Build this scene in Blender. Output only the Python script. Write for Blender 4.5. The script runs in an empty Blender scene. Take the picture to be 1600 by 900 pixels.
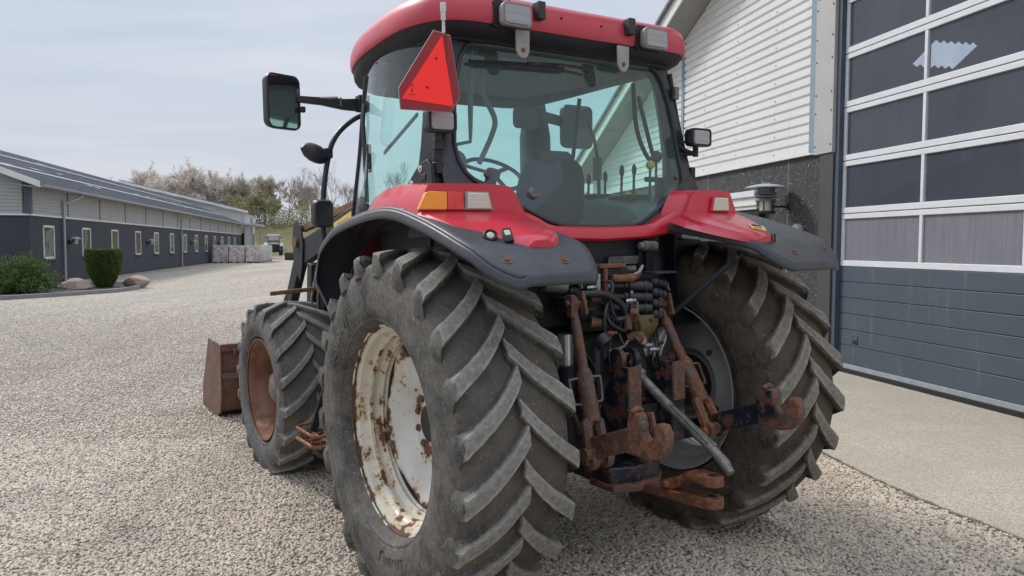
import bpy, bmesh, math, random
from math import sin, cos, pi, radians, sqrt
from mathutils import Vector, Matrix
random.seed(11)
sc = bpy.context.scene
COL = sc.collection

# ------------------------------------------------------------------ helpers
def V(*a):
    return Vector(a[0]) if len(a) == 1 else Vector(a)

def lerp(a, b, t):
    return a + (b - a) * t

def interp(x, pts):
    if x <= pts[0][0]:
        return pts[0][1]
    for (x0, y0), (x1, y1) in zip(pts, pts[1:]):
        if x <= x1:
            return y0 + (y1 - y0) * (x - x0) / (x1 - x0)
    return pts[-1][1]

def catmull(pts, n=6):
    pts = [V(p) for p in pts]
    if len(pts) < 3:
        return pts
    P = [pts[0] * 2 - pts[1]] + pts + [pts[-1] * 2 - pts[-2]]
    out = []
    for i in range(1, len(P) - 2):
        a, b, c, d = P[i - 1], P[i], P[i + 1], P[i + 2]
        for k in range(n):
            t = k / n
            out.append(0.5 * ((2 * b) + (c - a) * t + (2 * a - 5 * b + 4 * c - d) * t * t + (3 * b - a - 3 * c + d) * t ** 3))
    out.append(pts[-1])
    return out

class MB:
    def __init__(self):
        self.v, self.f, self.w = [], [], {}
    def add(self, vs, fs):
        o = len(self.v)
        self.v += [tuple(p) for p in vs]
        self.f += [tuple(i + o for i in f) for f in fs]
        return o
    def box(self, c, s, R=None):
        c = V(c); hx, hy, hz = s[0] / 2, s[1] / 2, s[2] / 2
        P = [V(x * hx, y * hy, z * hz) for x in (-1, 1) for y in (-1, 1) for z in (-1, 1)]
        if R is not None:
            P = [R @ p for p in P]
        self.add([p + c for p in P], [(0, 1, 3, 2), (4, 6, 7, 5), (0, 4, 5, 1), (2, 3, 7, 6), (0, 2, 6, 4), (1, 5, 7, 3)])
        return self
    def bar(self, a, b, w, h, up=(0, 0, 1), w2=None, h2=None):
        a, b = V(a), V(b); d = (b - a).normalized(); up = V(up)
        s = d.cross(up)
        if s.length < 1e-4:
            s = d.cross(V(1, 0, 0))
        s.normalize(); u = s.cross(d)
        w2 = w if w2 is None else w2; h2 = h if h2 is None else h2
        P = []
        for p, ww, hh in ((a, w, h), (b, w2, h2)):
            for sx, sz in ((-1, -1), (1, -1), (1, 1), (-1, 1)):
                P.append(p + s * (sx * ww / 2) + u * (sz * hh / 2))
        self.add(P, [(3, 2, 1, 0), (4, 5, 6, 7), (0, 1, 5, 4), (1, 2, 6, 5), (2, 3, 7, 6), (3, 0, 4, 7)])
        return self
    def tube(self, pts, r, seg=10, smooth=0, cap=True):
        pts = [V(p) for p in pts]
        if smooth:
            pts = catmull(pts, smooth)
        n = len(pts)
        rs = r if isinstance(r, (list, tuple)) else [r] * n
        if len(rs) != n:
            rs = [rs[min(len(rs) - 1, int(i * len(rs) / n))] for i in range(n)]
        o = len(self.v); prev = None
        for i, p in enumerate(pts):
            d = (pts[min(i + 1, n - 1)] - pts[max(i - 1, 0)])
            if d.length < 1e-9:
                d = V(0, 0, 1)
            d.normalize()
            if prev is None:
                s = d.cross(V(0, 0, 1))
                if s.length < .05:
                    s = d.cross(V(1, 0, 0))
            else:
                s = prev - d * prev.dot(d)
                if s.length < 1e-5:
                    s = d.cross(V(0, 1, 0))
            s.normalize(); prev = s; u = s.cross(d)
            for k in range(seg):
                a = 2 * pi * k / seg
                self.v.append(tuple(p + (s * cos(a) + u * sin(a)) * rs[i]))
        for i in range(n - 1):
            for k in range(seg):
                a = o + i * seg + k; b = o + i * seg + (k + 1) % seg
                self.f.append((a, b, b + seg, a + seg))
        if cap:
            self.f.append(tuple(o + k for k in reversed(range(seg))))
            self.f.append(tuple(o + (n - 1) * seg + k for k in range(seg)))
        return self
    def cyl(self, a, b, r, seg=16, r2=None):
        return self.tube([a, b], [r, r if r2 is None else r2], seg)
    def lathe(self, prof, c, axis=(1, 0, 0), seg=48, close=False):
        """prof: (s, r) along axis"""
        c = V(c); ax = V(axis).normalized()
        e = ax.cross(V(0, 0, 1))
        if e.length < .05:
            e = V(1, 0, 0)
        e.normalize(); g = ax.cross(e)
        o = len(self.v); n = len(prof)
        for k in range(seg):
            a = 2 * pi * k / seg
            dr = e * cos(a) + g * sin(a)
            for s, r in prof:
                self.v.append(tuple(c + ax * s + dr * r))
        for k in range(seg):
            k2 = (k + 1) % seg
            for i in range(n if close else n - 1):
                j = (i + 1) % n
                self.f.append((o + k * n + i, o + k * n + j, o + k2 * n + j, o + k2 * n + i))
        return self
    def prism(self, poly, d):
        """poly: list of 3D points (planar), extruded by vector d"""
        d = V(d); n = len(poly)
        self.add([V(p) for p in poly] + [V(p) + d for p in poly],
                 [tuple(reversed(range(n))), tuple(range(n, 2 * n))] + [(i, (i + 1) % n, n + (i + 1) % n, n + i) for i in range(n)])
        return self
    def sheet(self, rows):
        """rows of equal-length point lists -> quad grid"""
        m = len(rows[0]); o = len(self.v)
        for r in rows:
            self.v += [tuple(p) for p in r]
        for i in range(len(rows) - 1):
            for j in range(m - 1):
                a = o + i * m + j
                self.f.append((a, a + 1, a + m + 1, a + m))
        return self
    def loft(self, rows, closed=True, cap=True):
        m = len(rows[0]); o = len(self.v)
        for r in rows:
            self.v += [tuple(p) for p in r]
        for i in range(len(rows) - 1):
            for j in range(m if closed else m - 1):
                a = o + i * m + j; b = o + i * m + (j + 1) % m
                self.f.append((a, b, b + m, a + m))
        if cap:
            self.f.append(tuple(o + k for k in reversed(range(m))))
            self.f.append(tuple(o + (len(rows) - 1) * m + k for k in range(m)))
        return self
    def sphere(self, c, r, seg=16, rings=10):
        c = V(c); r = r if isinstance(r, (tuple, list)) else (r, r, r)
        rows = []
        for i in range(rings + 1):
            t = pi * i / rings
            rows.append([c + V(r[0] * sin(t) * cos(2 * pi * k / seg), r[1] * sin(t) * sin(2 * pi * k / seg), r[2] * cos(t)) for k in range(seg)])
        return self.loft(rows, True, False)
    def build(self, name, mat, parent=None, bevel=0, smooth=35, solid=0, recalc=True, seg=2, offset=-1):
        me = bpy.data.meshes.new(name)
        me.from_pydata(self.v, [], self.f)
        if recalc:
            bm = bmesh.new(); bm.from_mesh(me)
            bmesh.ops.recalc_face_normals(bm, faces=bm.faces[:])
            bm.to_mesh(me); bm.free()
        for layer, vals in self.w.items():
            vals = list(vals)
            at = me.attributes.new(layer, 'FLOAT', 'POINT')
            vals = vals + [0.0] * (len(self.v) - len(vals))
            at.data.foreach_set('value', vals)
        me.materials.append(mat)
        if smooth:
            me.polygons.foreach_set('use_smooth', [True] * len(me.polygons))
            me.set_sharp_from_angle(angle=radians(smooth))
        me.update()
        o = bpy.data.objects.new(name, me); COL.objects.link(o)
        if parent is not None:
            o.parent = parent
        if solid:
            m = o.modifiers.new('s', 'SOLIDIFY'); m.thickness = solid; m.offset = offset
        if bevel:
            m = o.modifiers.new('b', 'BEVEL'); m.width = bevel; m.segments = seg; m.limit_method = 'ANGLE'; m.angle_limit = radians(40)
            m.harden_normals = False
        return o

def rrect(cx, cy, w, h, r, n=5):
    pts = []
    for (sx, sy, a0) in ((1, 1, 0), (-1, 1, 90), (-1, -1, 180), (1, -1, 270)):
        for k in range(n + 1):
            a = radians(a0 + 90 * k / n)
            pts.append((cx + sx * (w / 2 - r) + r * cos(a), cy + sy * (h / 2 - r) + r * sin(a)))
    return pts

def tag(o, label=None, cat=None, group=None, kind=None):
    if label: o['label'] = label
    if cat: o['category'] = cat
    if group: o['group'] = group
    if kind: o['kind'] = kind
    return o

def empty(name, loc=(0, 0, 0), rot=(0, 0, 0)):
    o = bpy.data.objects.new(name, None); COL.objects.link(o)
    o.location = loc; o.rotation_euler = rot; o.empty_display_size = .2
    return o

def copy_tree(o, parent=None):
    c = o.copy(); COL.objects.link(c); c.parent = parent
    for ch in o.children:
        copy_tree(ch, c)
    return c

def text_mesh(s, size, ext=0.002, shear=0, name='lettering', spacing=1.0):
    cu = bpy.data.curves.new(name, 'FONT'); cu.body = s; cu.size = size; cu.extrude = ext; cu.shear = shear
    cu.align_x = 'CENTER'; cu.align_y = 'CENTER'; cu.space_character = spacing
    o = bpy.data.objects.new(name, cu); COL.objects.link(o)
    dg = bpy.context.evaluated_depsgraph_get()
    me = bpy.data.meshes.new_from_object(o.evaluated_get(dg))
    bpy.data.objects.remove(o); bpy.data.curves.remove(cu)
    return me

# ------------------------------------------------------------------ materials
class NT:
    def __init__(self, name):
        self.m = bpy.data.materials.new(name); self.m.use_nodes = True
        self.t = self.m.node_tree; self.n = self.t.nodes; self.l = self.t.links
        self.n.clear()
        self.out = self.n.new('ShaderNodeOutputMaterial')
        self.tc = self.n.new('ShaderNodeTexCoord')
    def new(self, t, **k):
        n = self.n.new(t)
        for a, b in k.items():
            setattr(n, a, b)
        return n
    def set(self, n, **k):
        for a, b in k.items():
            i = n.inputs[a.replace('_', ' ')] if isinstance(a, str) else n.inputs[a]
            if hasattr(b, 'is_output') or isinstance(b, bpy.types.NodeSocket):
                self.l.new(b, i)
            else:
                i.default_value = b
        return n
    def link(self, a, b):
        self.l.new(a, b)
    def noise(self, scale=5, detail=4, rough=.55, vec=None, dist=0, stretch=None):
        n = self.new('ShaderNodeTexNoise')
        n.inputs['Scale'].default_value = scale; n.inputs['Detail'].default_value = detail
        n.inputs['Roughness'].default_value = rough; n.inputs['Distortion'].default_value = dist
        v = vec or self.tc.outputs['Object']
        if stretch:
            mp = self.new('ShaderNodeMapping'); mp.inputs['Scale'].default_value = stretch
            self.link(v, mp.inputs['Vector']); v = mp.outputs['Vector']
        self.link(v, n.inputs['Vector'])
        return n.outputs['Fac']
    def voro(self, scale, feature='F1', out='Distance', rand=1, vec=None):
        n = self.new('ShaderNodeTexVoronoi', feature=feature)
        n.inputs['Scale'].default_value = scale; n.inputs['Randomness'].default_value = rand
        self.link(vec or self.tc.outputs['Object'], n.inputs['Vector'])
        return n.outputs[out]
    def ramp(self, fac, stops, interp='LINEAR'):
        n = self.new('ShaderNodeValToRGB'); cr = n.color_ramp; cr.interpolation = interp
        while len(cr.elements) < len(stops):
            cr.elements.new(.5)
        for e, (p, c) in zip(cr.elements, stops):
            e.position = p; e.color = c if len(c) == 4 else (*c, 1)
        self.link(fac, n.inputs['Fac'])
        return n.outputs['Color']
    def step(self, fac, a, b):
        n = self.new('ShaderNodeMapRange'); n.clamp = True
        n.inputs['From Min'].default_value = a; n.inputs['From Max'].default_value = b
        self.link(fac, n.inputs['Value'])
        return n.outputs['Result']
    def math(self, op, a, b=None):
        n = self.new('ShaderNodeMath', operation=op)
        for i, x in enumerate((a, b)):
            if x is None: continue
            if isinstance(x, (int, float)): n.inputs[i].default_value = x
            else: self.link(x, n.inputs[i])
        return n.outputs[0]
    def mix(self, fac, a, b, mode='MIX'):
        n = self.new('ShaderNodeMix', data_type='RGBA', blend_type=mode)
        def s(i, x):
            if isinstance(x, (int, float)): i.default_value = x
            elif isinstance(x, (tuple, list)): i.default_value = x if len(x) == 4 else (*x, 1)
            else: self.link(x, i)
        s(n.inputs[0], fac); s(n.inputs[6], a); s(n.inputs[7], b)
        return n.outputs[2]
    def attr(self, name):
        n = self.new('ShaderNodeAttribute', attribute_name=name)
        return n.outputs['Fac']
    def bump(self, h, strength=.3, dist=.01):
        n = self.new('ShaderNodeBump'); n.inputs['Strength'].default_value = strength; n.inputs['Distance'].default_value = dist
        self.link(h, n.inputs['Height'])
        return n.outputs['Normal']
    def bsdf(self, color, rough=.5, metal=0, normal=None, coat=0, spec=.5, **k):
        n = self.new('ShaderNodeBsdfPrincipled')
        def s(nm, x):
            i = n.inputs[nm]
            if isinstance(x, (int, float)): i.default_value = x
            elif isinstance(x, (tuple, list)): i.default_value = x if len(x) == 4 else (*x, 1)
            else: self.link(x, i)
        s('Base Color', color); s('Roughness', rough); s('Metallic', metal); s('Coat Weight', coat); s('Specular IOR Level', spec)
        if normal is not None: self.link(normal, n.inputs['Normal'])
        for a, b in k.items(): s(a.replace('_', ' '), b)
        self.link(n.outputs[0], self.out.inputs['Surface'])
        return n

def simple(name, c, c2=None, scale=8, rough=.5, metal=0, bump=.1, bscale=60, bdist=.003, coat=0, spec=.5, dust=None, dustc=(.16, .145, .125), rvar=.12, stretch=None, detail=5):
    t = NT(name)
    c2 = c2 or tuple(x * .75 for x in c)
    col = t.mix(t.step(t.noise(scale, detail, .6, stretch=stretch), .3, .7), c, c2)
    if dust:
        geo = t.new('ShaderNodeNewGeometry'); sx = t.new('ShaderNodeSeparateXYZ'); t.link(geo.outputs['Normal'], sx.inputs[0])
        up = t.step(sx.outputs['Z'], -.2, 1.0)
        f = t.math('MULTIPLY', t.step(t.noise(scale * 2.3, 6, .65), .3, .75), t.math('ADD', t.math('MULTIPLY', up, .7), .3))
        col = t.mix(t.math('MULTIPLY', f, dust), col, dustc)
    r = t.math('ADD', t.math('MULTIPLY', t.noise(scale * 1.7, 4), rvar * 2), rough - rvar)
    nm = t.bump(t.noise(bscale, 4), bump, bdist) if bump else None
    t.bsdf(col, r, metal, nm, coat, spec)
    return t.m

def rusty(name, paint, rust=(.13, .05, .025), rust2=(.06, .026, .016), amount=.5, scale=9, rough=.7, bump=.5, edge=None, metal=0, streak=None, radial=None):
    t = NT(name)
    n1 = t.noise(scale, 8, .68, stretch=streak)
    if radial:
        # more rust where water sits: bias by distance from the wheel axis
        sx = t.new('ShaderNodeSeparateXYZ'); t.link(t.tc.outputs['Object'], sx.inputs[0])
        r = t.math('SQRT', t.math('ADD', t.math('MULTIPLY', sx.outputs['Y'], sx.outputs['Y']), t.math('MULTIPLY', sx.outputs['Z'], sx.outputs['Z'])))
        c = t.new('ShaderNodeFloatCurve'); cv = c.mapping.curves[0]
        pts = [(0, .5)] + radial + [(1, .5)]
        cv.points[0].location = pts[0]; cv.points[1].location = pts[-1]
        for q in pts[1:-1]: cv.points.new(*q)
        for q in cv.points: q.handle_type = 'VECTOR'
        c.mapping.update(); t.link(r, c.inputs['Value'])
        n1 = t.math('ADD', n1, t.math('SUBTRACT', c.outputs[0], .5))
    n2 = t.noise(scale * 3.1, 6, .7)
    k = 1 - amount
    m = t.step(n1, .28 + .45 * k - .02, .28 + .45 * k + .03)
    rc = t.mix(t.step(n2, .3, .7), rust, rust2)
    base = t.mix(t.step(t.noise(scale * .8, 4), .3, .7), paint, tuple(x * .8 for x in paint))
    if edge:
        m2 = t.step(n1, .28 + .45 * k - .075, .28 + .45 * k)
        base = t.mix(t.math('MULTIPLY', m2, .8), base, edge)
        sp = t.step(t.noise(scale * 7, 3, .5), .69, .73)
        base = t.mix(sp, base, rust)
    col = t.mix(m, base, rc)
    r = t.mix(m, (rough - .25,) * 3, (rough + .12,) * 3)
    h = t.math('ADD', t.math('MULTIPLY', m, .25), t.math('MULTIPLY', n2, .4))
    t.bsdf(col, r, metal, t.bump(h, bump, .006))
    return t.m

def glass(name, tint, spec_rough=0.02, dirt_haze=0.04, dirt_hazec=(.5, .55, .52)):
    t = NT(name)
    tr = t.new('ShaderNodeBsdfTransparent'); tr.inputs['Color'].default_value = (*tint, 1)
    gl = t.new('ShaderNodeBsdfGlossy'); gl.inputs['Roughness'].default_value = spec_rough; gl.inputs['Color'].default_value = (1, 1, 1, 1)
    ge = t.new('ShaderNodeNewGeometry'); dt = t.new('ShaderNodeVectorMath', operation='DOT_PRODUCT')
    t.link(ge.outputs['Normal'], dt.inputs[0]); t.link(ge.outputs['Incoming'], dt.inputs[1])
    om = t.math('SUBTRACT', 1.0, t.math('ABSOLUTE', dt.outputs['Value']))
    fr = t.math('ADD', t.math('MULTIPLY', t.math('POWER', om, 5.0), .90), .055)
    mx = t.new('ShaderNodeMixShader'); t.link(fr, mx.inputs[0]); t.link(tr.outputs[0], mx.inputs[1]); t.link(gl.outputs[0], mx.inputs[2])
    df = t.new('ShaderNodeBsdfDiffuse'); df.inputs['Color'].default_value = (*dirt_hazec, 1)
    mx2 = t.new('ShaderNodeMixShader')
    d = t.math('ADD', t.math('MULTIPLY', t.step(t.noise(3, 6, .7), .4, .8), dirt_haze), dirt_haze)
    t.link(d, mx2.inputs[0]); t.link(mx.outputs[0], mx2.inputs[1]); t.link(df.outputs[0], mx2.inputs[2])
    t.link(mx2.outputs[0], t.out.inputs['Surface'])
    return t.m

def tyre_mat(name, dark, dust, top):
    t = NT(name)
    w = t.attr('wear')
    n = t.noise(6, 8, .7); n2 = t.noise(38, 6, .72); n3 = t.noise(2.2, 4, .6)
    col = t.mix(t.step(n, .38, .62), dark, dust)
    col = t.mix(t.math('MULTIPLY', t.step(t.noise(3.1, 6, .75), .52, .66), .55), col, tuple(x * .55 for x in dark))
    col = t.mix(t.math('MULTIPLY', t.step(n2, .50, .68), .5), col, tuple(x * 1.35 for x in dust))
    # brownish dirt in the tread floor, smears running round the tyre
    fl = t.math('MULTIPLY', t.step(t.attr('floor'), .2, .9), t.math('ADD', t.math('MULTIPLY', t.step(n3, .35, .65), .5), .35))
    col = t.mix(fl, col, (dust[0] * .80, dust[1] * .72, dust[2] * .62))
    sm = t.math('MULTIPLY', t.step(t.noise(26, 5, .7, stretch=(1, .22, .22)), .55, .70), .5)
    col = t.mix(sm, col, tuple(x * 1.25 for x in dust))
    sp = t.step(t.noise(95, 2, .5), .70, .76)
    col = t.mix(t.math('MULTIPLY', sp, .7), col, tuple(min(.6, x * 2.2) for x in top))
    col = t.mix(t.math('MULTIPLY', t.step(w, .62, .8), t.math('ADD', t.math('MULTIPLY', t.step(n2, .38, .6), .5), .35)), col, top)
    col = t.mix(t.math('MULTIPLY', t.step(w, .93, 1.0), t.math('MULTIPLY', t.step(t.noise(14, 4), .35, .6), .65)), col, tuple(min(.6, x * 1.45) for x in top))
    h = t.math('ADD', t.math('MULTIPLY', n2, .6), t.math('MULTIPLY', t.noise(120, 4), .35))
    t.bsdf(col, t.math('ADD', t.math('MULTIPLY', n2, .25), .62), 0, t.bump(h, .6, .007), spec=.3)
    return t.m

M = {}
M['red'] = simple('red_paint', (.58, .012, .034), (.49, .011, .028), scale=2.5, rough=.36, bump=.06, bscale=15, coat=.30, rvar=.16, dust=.16, dustc=(.42, .20, .19))
M['red_roof'] = simple('faded_red_paint', (.53, .040, .062), (.47, .025, .045), scale=2.0, rough=.45, bump=.04, bscale=20, coat=.25, dust=.22, dustc=(.52, .28, .28))
M['red_dark'] = simple('dark_red_paint', (.10, .004, .012), rough=.6, dust=.1)
M['fender'] = simple('grey_black_fender_plastic', (.042, .044, .048), (.032, .034, .038), scale=5, rough=.47, bump=.12, bscale=180, bdist=.001, dust=.35, dustc=(.12, .12, .125))
M['plastic'] = simple('black_plastic', (.022, .023, .027), rough=.45, bump=.15, bscale=160, bdist=.001, dust=.15)
M['plastic_d'] = simple('dull_black_plastic', (.015, .016, .02), rough=.6, bump=.15, bscale=120, bdist=.001)
M['navy'] = simple('dark_underside', (.006, .007, .012), (.004, .005, .008), rough=.55, dust=.12, dustc=(.03, .03, .03))
M['frame'] = simple('black_cab_paint', (.02, .021, .025), rough=.4, bump=.08, dust=.2)
M['castiron'] = simple('oily_black_iron', (.014, .015, .018), (.028, .024, .02), scale=14, rough=.55, bump=.6, bscale=30, bdist=.006, dust=.25, dustc=(.06, .05, .04))
M['rust'] = rusty('rusty_steel', (.10, .068, .055), (.30, .115, .052), (.066, .036, .026), .52, 21, .75, .9)
M['rust_orange'] = rusty('orange_rusty_steel', (.14, .058, .032), (.37, .135, .042), (.085, .038, .024), .52, 19, .75, .7)
M['rust_black'] = rusty('chipped_black_steel', (.014, .017, .026), (.14, .056, .032), (.06, .03, .022), .45, 11, .6, .7)
M['rust_brown'] = rusty('brown_rusted_bucket', (.15, .085, .062), (.19, .085, .05), (.09, .042, .03), .5, 4, .8, .3)
M['rim_white'] = rusty('rusty_white_rim', (.68, .63, .52), (.14, .050, .026), (.07, .026, .016), .36, 8, .62, .35, edge=(.52, .36, .15), radial=[(.40, .60), (.415, .60), (.425, .50), (.440, .56), (.448, .53), (.455, .44), (.462, .50), (.475, .47), (.488, .50), (.496, .62), (.515, .62)])
M['rim_disc'] = rusty('spotted_white_disc', (.68, .655, .585), (.15, .055, .03), (.08, .03, .02), .27, 6.5, .6, .3, edge=(.55, .42, .22), radial=[(.09, .52), (.17, .56), (.20, .47), (.30, .42), (.345, .47), (.375, .62), (.42, .66)])
M['rim_rust'] = rusty('rust_brown_rim_well', (.06, .026, .016), (.10, .038, .022), (.04, .018, .012), .5, 7, .85)
M['rim_grey'] = simple('grey_rim', (.50, .50, .48), (.40, .39, .37), scale=5, rough=.5, dust=.3, dustc=(.2, .16, .12))
M['rim_brown'] = rusty('brown_front_rim', (.20, .088, .050), (.21, .085, .045), (.12, .052, .032), .5, 4, .8, .2)
M['steel'] = simple('worn_steel', (.42, .41, .39), (.25, .24, .22), scale=20, rough=.38, metal=.85)
M['grease'] = simple('dirty_grey_steel', (.24, .225, .20), (.10, .09, .08), scale=25, rough=.5, metal=.4, bump=.3)
M['tyre'] = tyre_mat('dusty_tyre_rubber', (.040, .038, .035), (.138, .127, .110), (.285, .268, .232))
M['tyre_b'] = tyre_mat('brown_muddy_tyre_rubber', (.036, .029, .023), (.112, .087, .064), (.265, .24, .195))
M['tyre_f'] = tyre_mat('grey_front_tyre_rubber', (.055, .053, .051), (.14, .134, .124), (.25, .24, .215))
M['hose'] = simple('rubber_hose', (.012, .012, .014), rough=.45, dust=.25, dustc=(.06, .055, .05))
M['glass_cab'] = glass('teal_cab_glass', (.70, .97, .90), dirt_haze=.05, dirt_hazec=(.34, .45, .42))  # milky reflections painted in as a diffuse haze, along with light dirt
M['glass_side'] = glass('clear_side_glass', (.80, .99, .95), dirt_haze=.025)
M['lens'] = None
def lens_mat(name, c, c2, scale=90, rough=.15, stretch=(1, 1, 6)):
    t = NT(name)
    n = t.noise(scale, 2, .5, stretch=stretch)
    t.bsdf(t.mix(t.step(n, .3, .7), c, c2), rough, 0, t.bump(n, .5, .004), coat=.6)
    return t.m
M['lens'] = lens_mat('ribbed_clear_lens', (.36, .345, .345), (.29, .275, .275), 12, .06, (.3, .3, 9))
M['lens_cream'] = lens_mat('cream_lens', (.62, .60, .48), (.56, .54, .42), 40)
M['amber'] = lens_mat('amber_lens', (.98, .36, .010), (.92, .30, .01), 40, .2)
M['redlens'] = lens_mat('red_lens', (.85, .03, .02), (.5, .012, .012), 30, .2, (7, 1, 1))
_t = NT('fluorescent_red_sheet'); _t.bsdf(_t.mix(_t.noise(4, 4), (.95, .024, .014), (.90, .02, .012)), .45, Emission_Color=(1, .02, .01), Emission_Strength=.16); M['sign_red'] = _t.m  # faint emission added so the sign face looks brighter, as fluorescent sheet does
M['sign_dark'] = simple('dark_red_reflective_border', (.34, .012, .018), rough=.35, bump=.02)
M['silver'] = simple('silver_metal', (.74, .73, .71), (.5, .49, .47), rough=.28, metal=.8)
M['lightgrey'] = simple('weathered_grey_bracket', (.36, .33, .31), rough=.55, bump=.1)
M['yellow'] = simple('yellow_sticker', (.70, .52, .10), (.62, .45, .10), rough=.5, bump=.03)
M['ink'] = simple('black_ink', (.015, .014, .014), rough=.6, bump=0)
M['mirror'] = NT('mirror_glass').m
_t = NT('mirror_glass'); _t.bsdf((.50, .56, .56), .04, 1.0); M['mirror'] = _t.m
M['int_grey'] = simple('grey_cab_liner', (.13, .145, .14), rough=.7, bump=.1)
M['int_dark'] = simple('dark_cab_trim', (.03, .033, .035), rough=.6, bump=.1)
M['seat'] = simple('dark_seat_fabric', (.020, .022, .024), (.014, .015, .017), scale=12, rough=.85, bump=0)
M['yellow_knob'] = simple('yellow_knob', (.75, .50, .03), rough=.4, bump=0)
M['amberfluid'] = simple('oily_yellow_cup', (.16, .12, .04), (.10, .075, .03), rough=.3, bump=.05)
# ================================================================== TRACTOR
TAU, PSI, TX, TY = -.02145, .57938, .38844, 4.31977
TR = empty('tractor', (TX, TY, 0), (0, TAU, PSI))
tag(TR, 'red farm tractor with grey black fenders, rusty wheels and front loader', 'tractor')

# ---------------------------------------------------------------- tyres
def tyre(name, mat, parent, R, hw, rb, nl, sgn, lugw=.05, lugh=.042, sweep=.36, phase=0.0, seed=0):
    """axis x, centred at origin, sgn unused for symmetric tread"""
    rnd = random.Random(seed)
    rc = R - lugh
    prof = [(.67 * hw, rb + .006), (.74 * hw, rb + .016), (.84 * hw, rb + .026), (.90 * hw, rb + .038), (.925 * hw, rb + .040), (.928 * hw, rb + .052), (.945 * hw, rb + .058), (.985 * hw, rb + .10), (1.0 * hw, lerp(rb, rc, .50)), (.985 * hw, lerp(rb, rc, .70)),
            (.93 * hw, lerp(rb, rc, .86)), (.86 * hw, rc - .030), (.72 * hw, rc - .013), (.36 * hw, rc - .003), (0, rc)]
    full = prof + [(-s, r) for s, r in reversed(prof[:-1])]
    mb = MB()
    mb.lathe(full, (0, 0, 0), (1, 0, 0), 120)
    wear = [0.0] * len(mb.v)
    floor = [1.0 if abs(q[0]) < .93 * hw and sqrt(q[1] ** 2 + q[2] ** 2) > rc - .05 else 0.0 for q in mb.v]
    def rcar(s):
        s = abs(s)
        return interp(s, sorted([(a, b) for a, b in prof if b > lerp(rb, rc, .6)]))
    def P(s, a, r):
        return (s, r * cos(a), r * sin(a))
    pitch = 2 * pi / nl
    for side in (-1, 1):
        for k in range(nl):
            a0 = phase + k * pitch + (pitch / 2 if side > 0 else 0)
            rows = []
            wj = rnd.uniform(.92, 1.08); aj = rnd.uniform(-.008, .008); hj = rnd.uniform(-.004, .003)
            N = 9
            for i in range(N + 1):
                t = i / N
                s = side * lerp(-.05 * hw, .945 * hw, t)
                a = a0 + sweep * (.78 * t + .22 * (1 - (1 - t) ** 3)) + aj
                top = R + hj - .020 * (abs(s) / hw) ** 2.2 + rnd.uniform(-.002, .002)
                base = rcar(s) - .012
                wt = lugw * wj * lerp(.80, 1.12, t) / R
                wb = wt * 1.0 + .026 / R
                # direction is skewed, width measured circumferentially
                kx = 1.0 / max(.45, cos(math.atan2(sweep * R * (1.0 - .5 * t * 1.0), hw)))
                wt *= min(kx, 1.45); wb *= min(kx, 1.45)
                rows.append([(s, a - wb / 2, base), (s, a - wt / 2 + rnd.uniform(-.004, .004), top - .0015 - rnd.random() * .003), (s, a, top), (s, a + wt / 2 + rnd.uniform(-.004, .004), top - .0015 - rnd.random() * .003), (s, a + wb / 2, base)])
            # shoulder: fold the lug down the sidewall
            s, a = side * .985 * hw, rows[-1][2][1] + .02
            wt = lugw * 1.25 / R
            rows.append([(side * .95 * hw, a - wt * .95, rc - .055), (side * .985 * hw, a - wt / 2, R - .055), (side * .99 * hw, a, R - .053), (side * .985 * hw, a + wt / 2, R - .055), (side * .95 * hw, a + wt * .95, rc - .055)])
            rows.append([(side * .94 * hw, a - wt * .8, R - .135), (side * 1.012 * hw, a - wt * .36, R - .128), (side * 1.015 * hw, a, R - .128), (side * 1.012 * hw, a + wt * .36, R - .128), (side * .94 * hw, a + wt * .8, R - .135)])
            o = len(mb.v)
            for j, r in enumerate(rows):
                mb.v += [P(*q) for q in r]
                wear += [0, 1.0, .86, 1.0, 0] if j <= N else ([0, .60, .2, .60, 0] if j == N + 1 else [0, .2, 0, .2, 0])
                floor += [.8, 0, 0, 0, .8] if j <= N else [0, 0, 0, 0, 0]
            n = len(rows)
            for j in range(n - 1):
                for q in range(4):
                    b = o + j * 5 + q
                    mb.f.append((b, b + 1, b + 6, b + 5))
            mb.f.append((o, o + 1, o + 2, o + 3, o + 4)); mb.f.append(tuple(o + (n - 1) * 5 + q for q in (4, 3, 2, 1, 0)))
    mb.w['wear'] = wear; mb.w['floor'] = floor
    return mb.build(name, mat, parent, smooth=24)

def lettering(s, rad, ang, size, parent, mat, xoff, top=True, shear=0, spacing=1.0):
    """raised writing bent round the sidewall, read from the -x side; ang = angle of its middle"""
    me = text_mesh(s, size, .0022, shear, spacing=spacing)
    mb = MB(); vs = []
    for v in me.vertices:
        a = ang + v.co.x / rad if top else ang - v.co.x / rad
        r = rad + v.co.y if top else rad - v.co.y
        vs.append((xoff - v.co.z - .0, r * cos(a), r * sin(a)))
    mb.add(vs, [tuple(p.vertices) for p in me.polygons])
    bpy.data.meshes.remove(me)
    return mb.build('lettering', mat, parent, smooth=0)

def wheel_empty(name, loc, rot=(0, 0, 0)):
    pass

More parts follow.
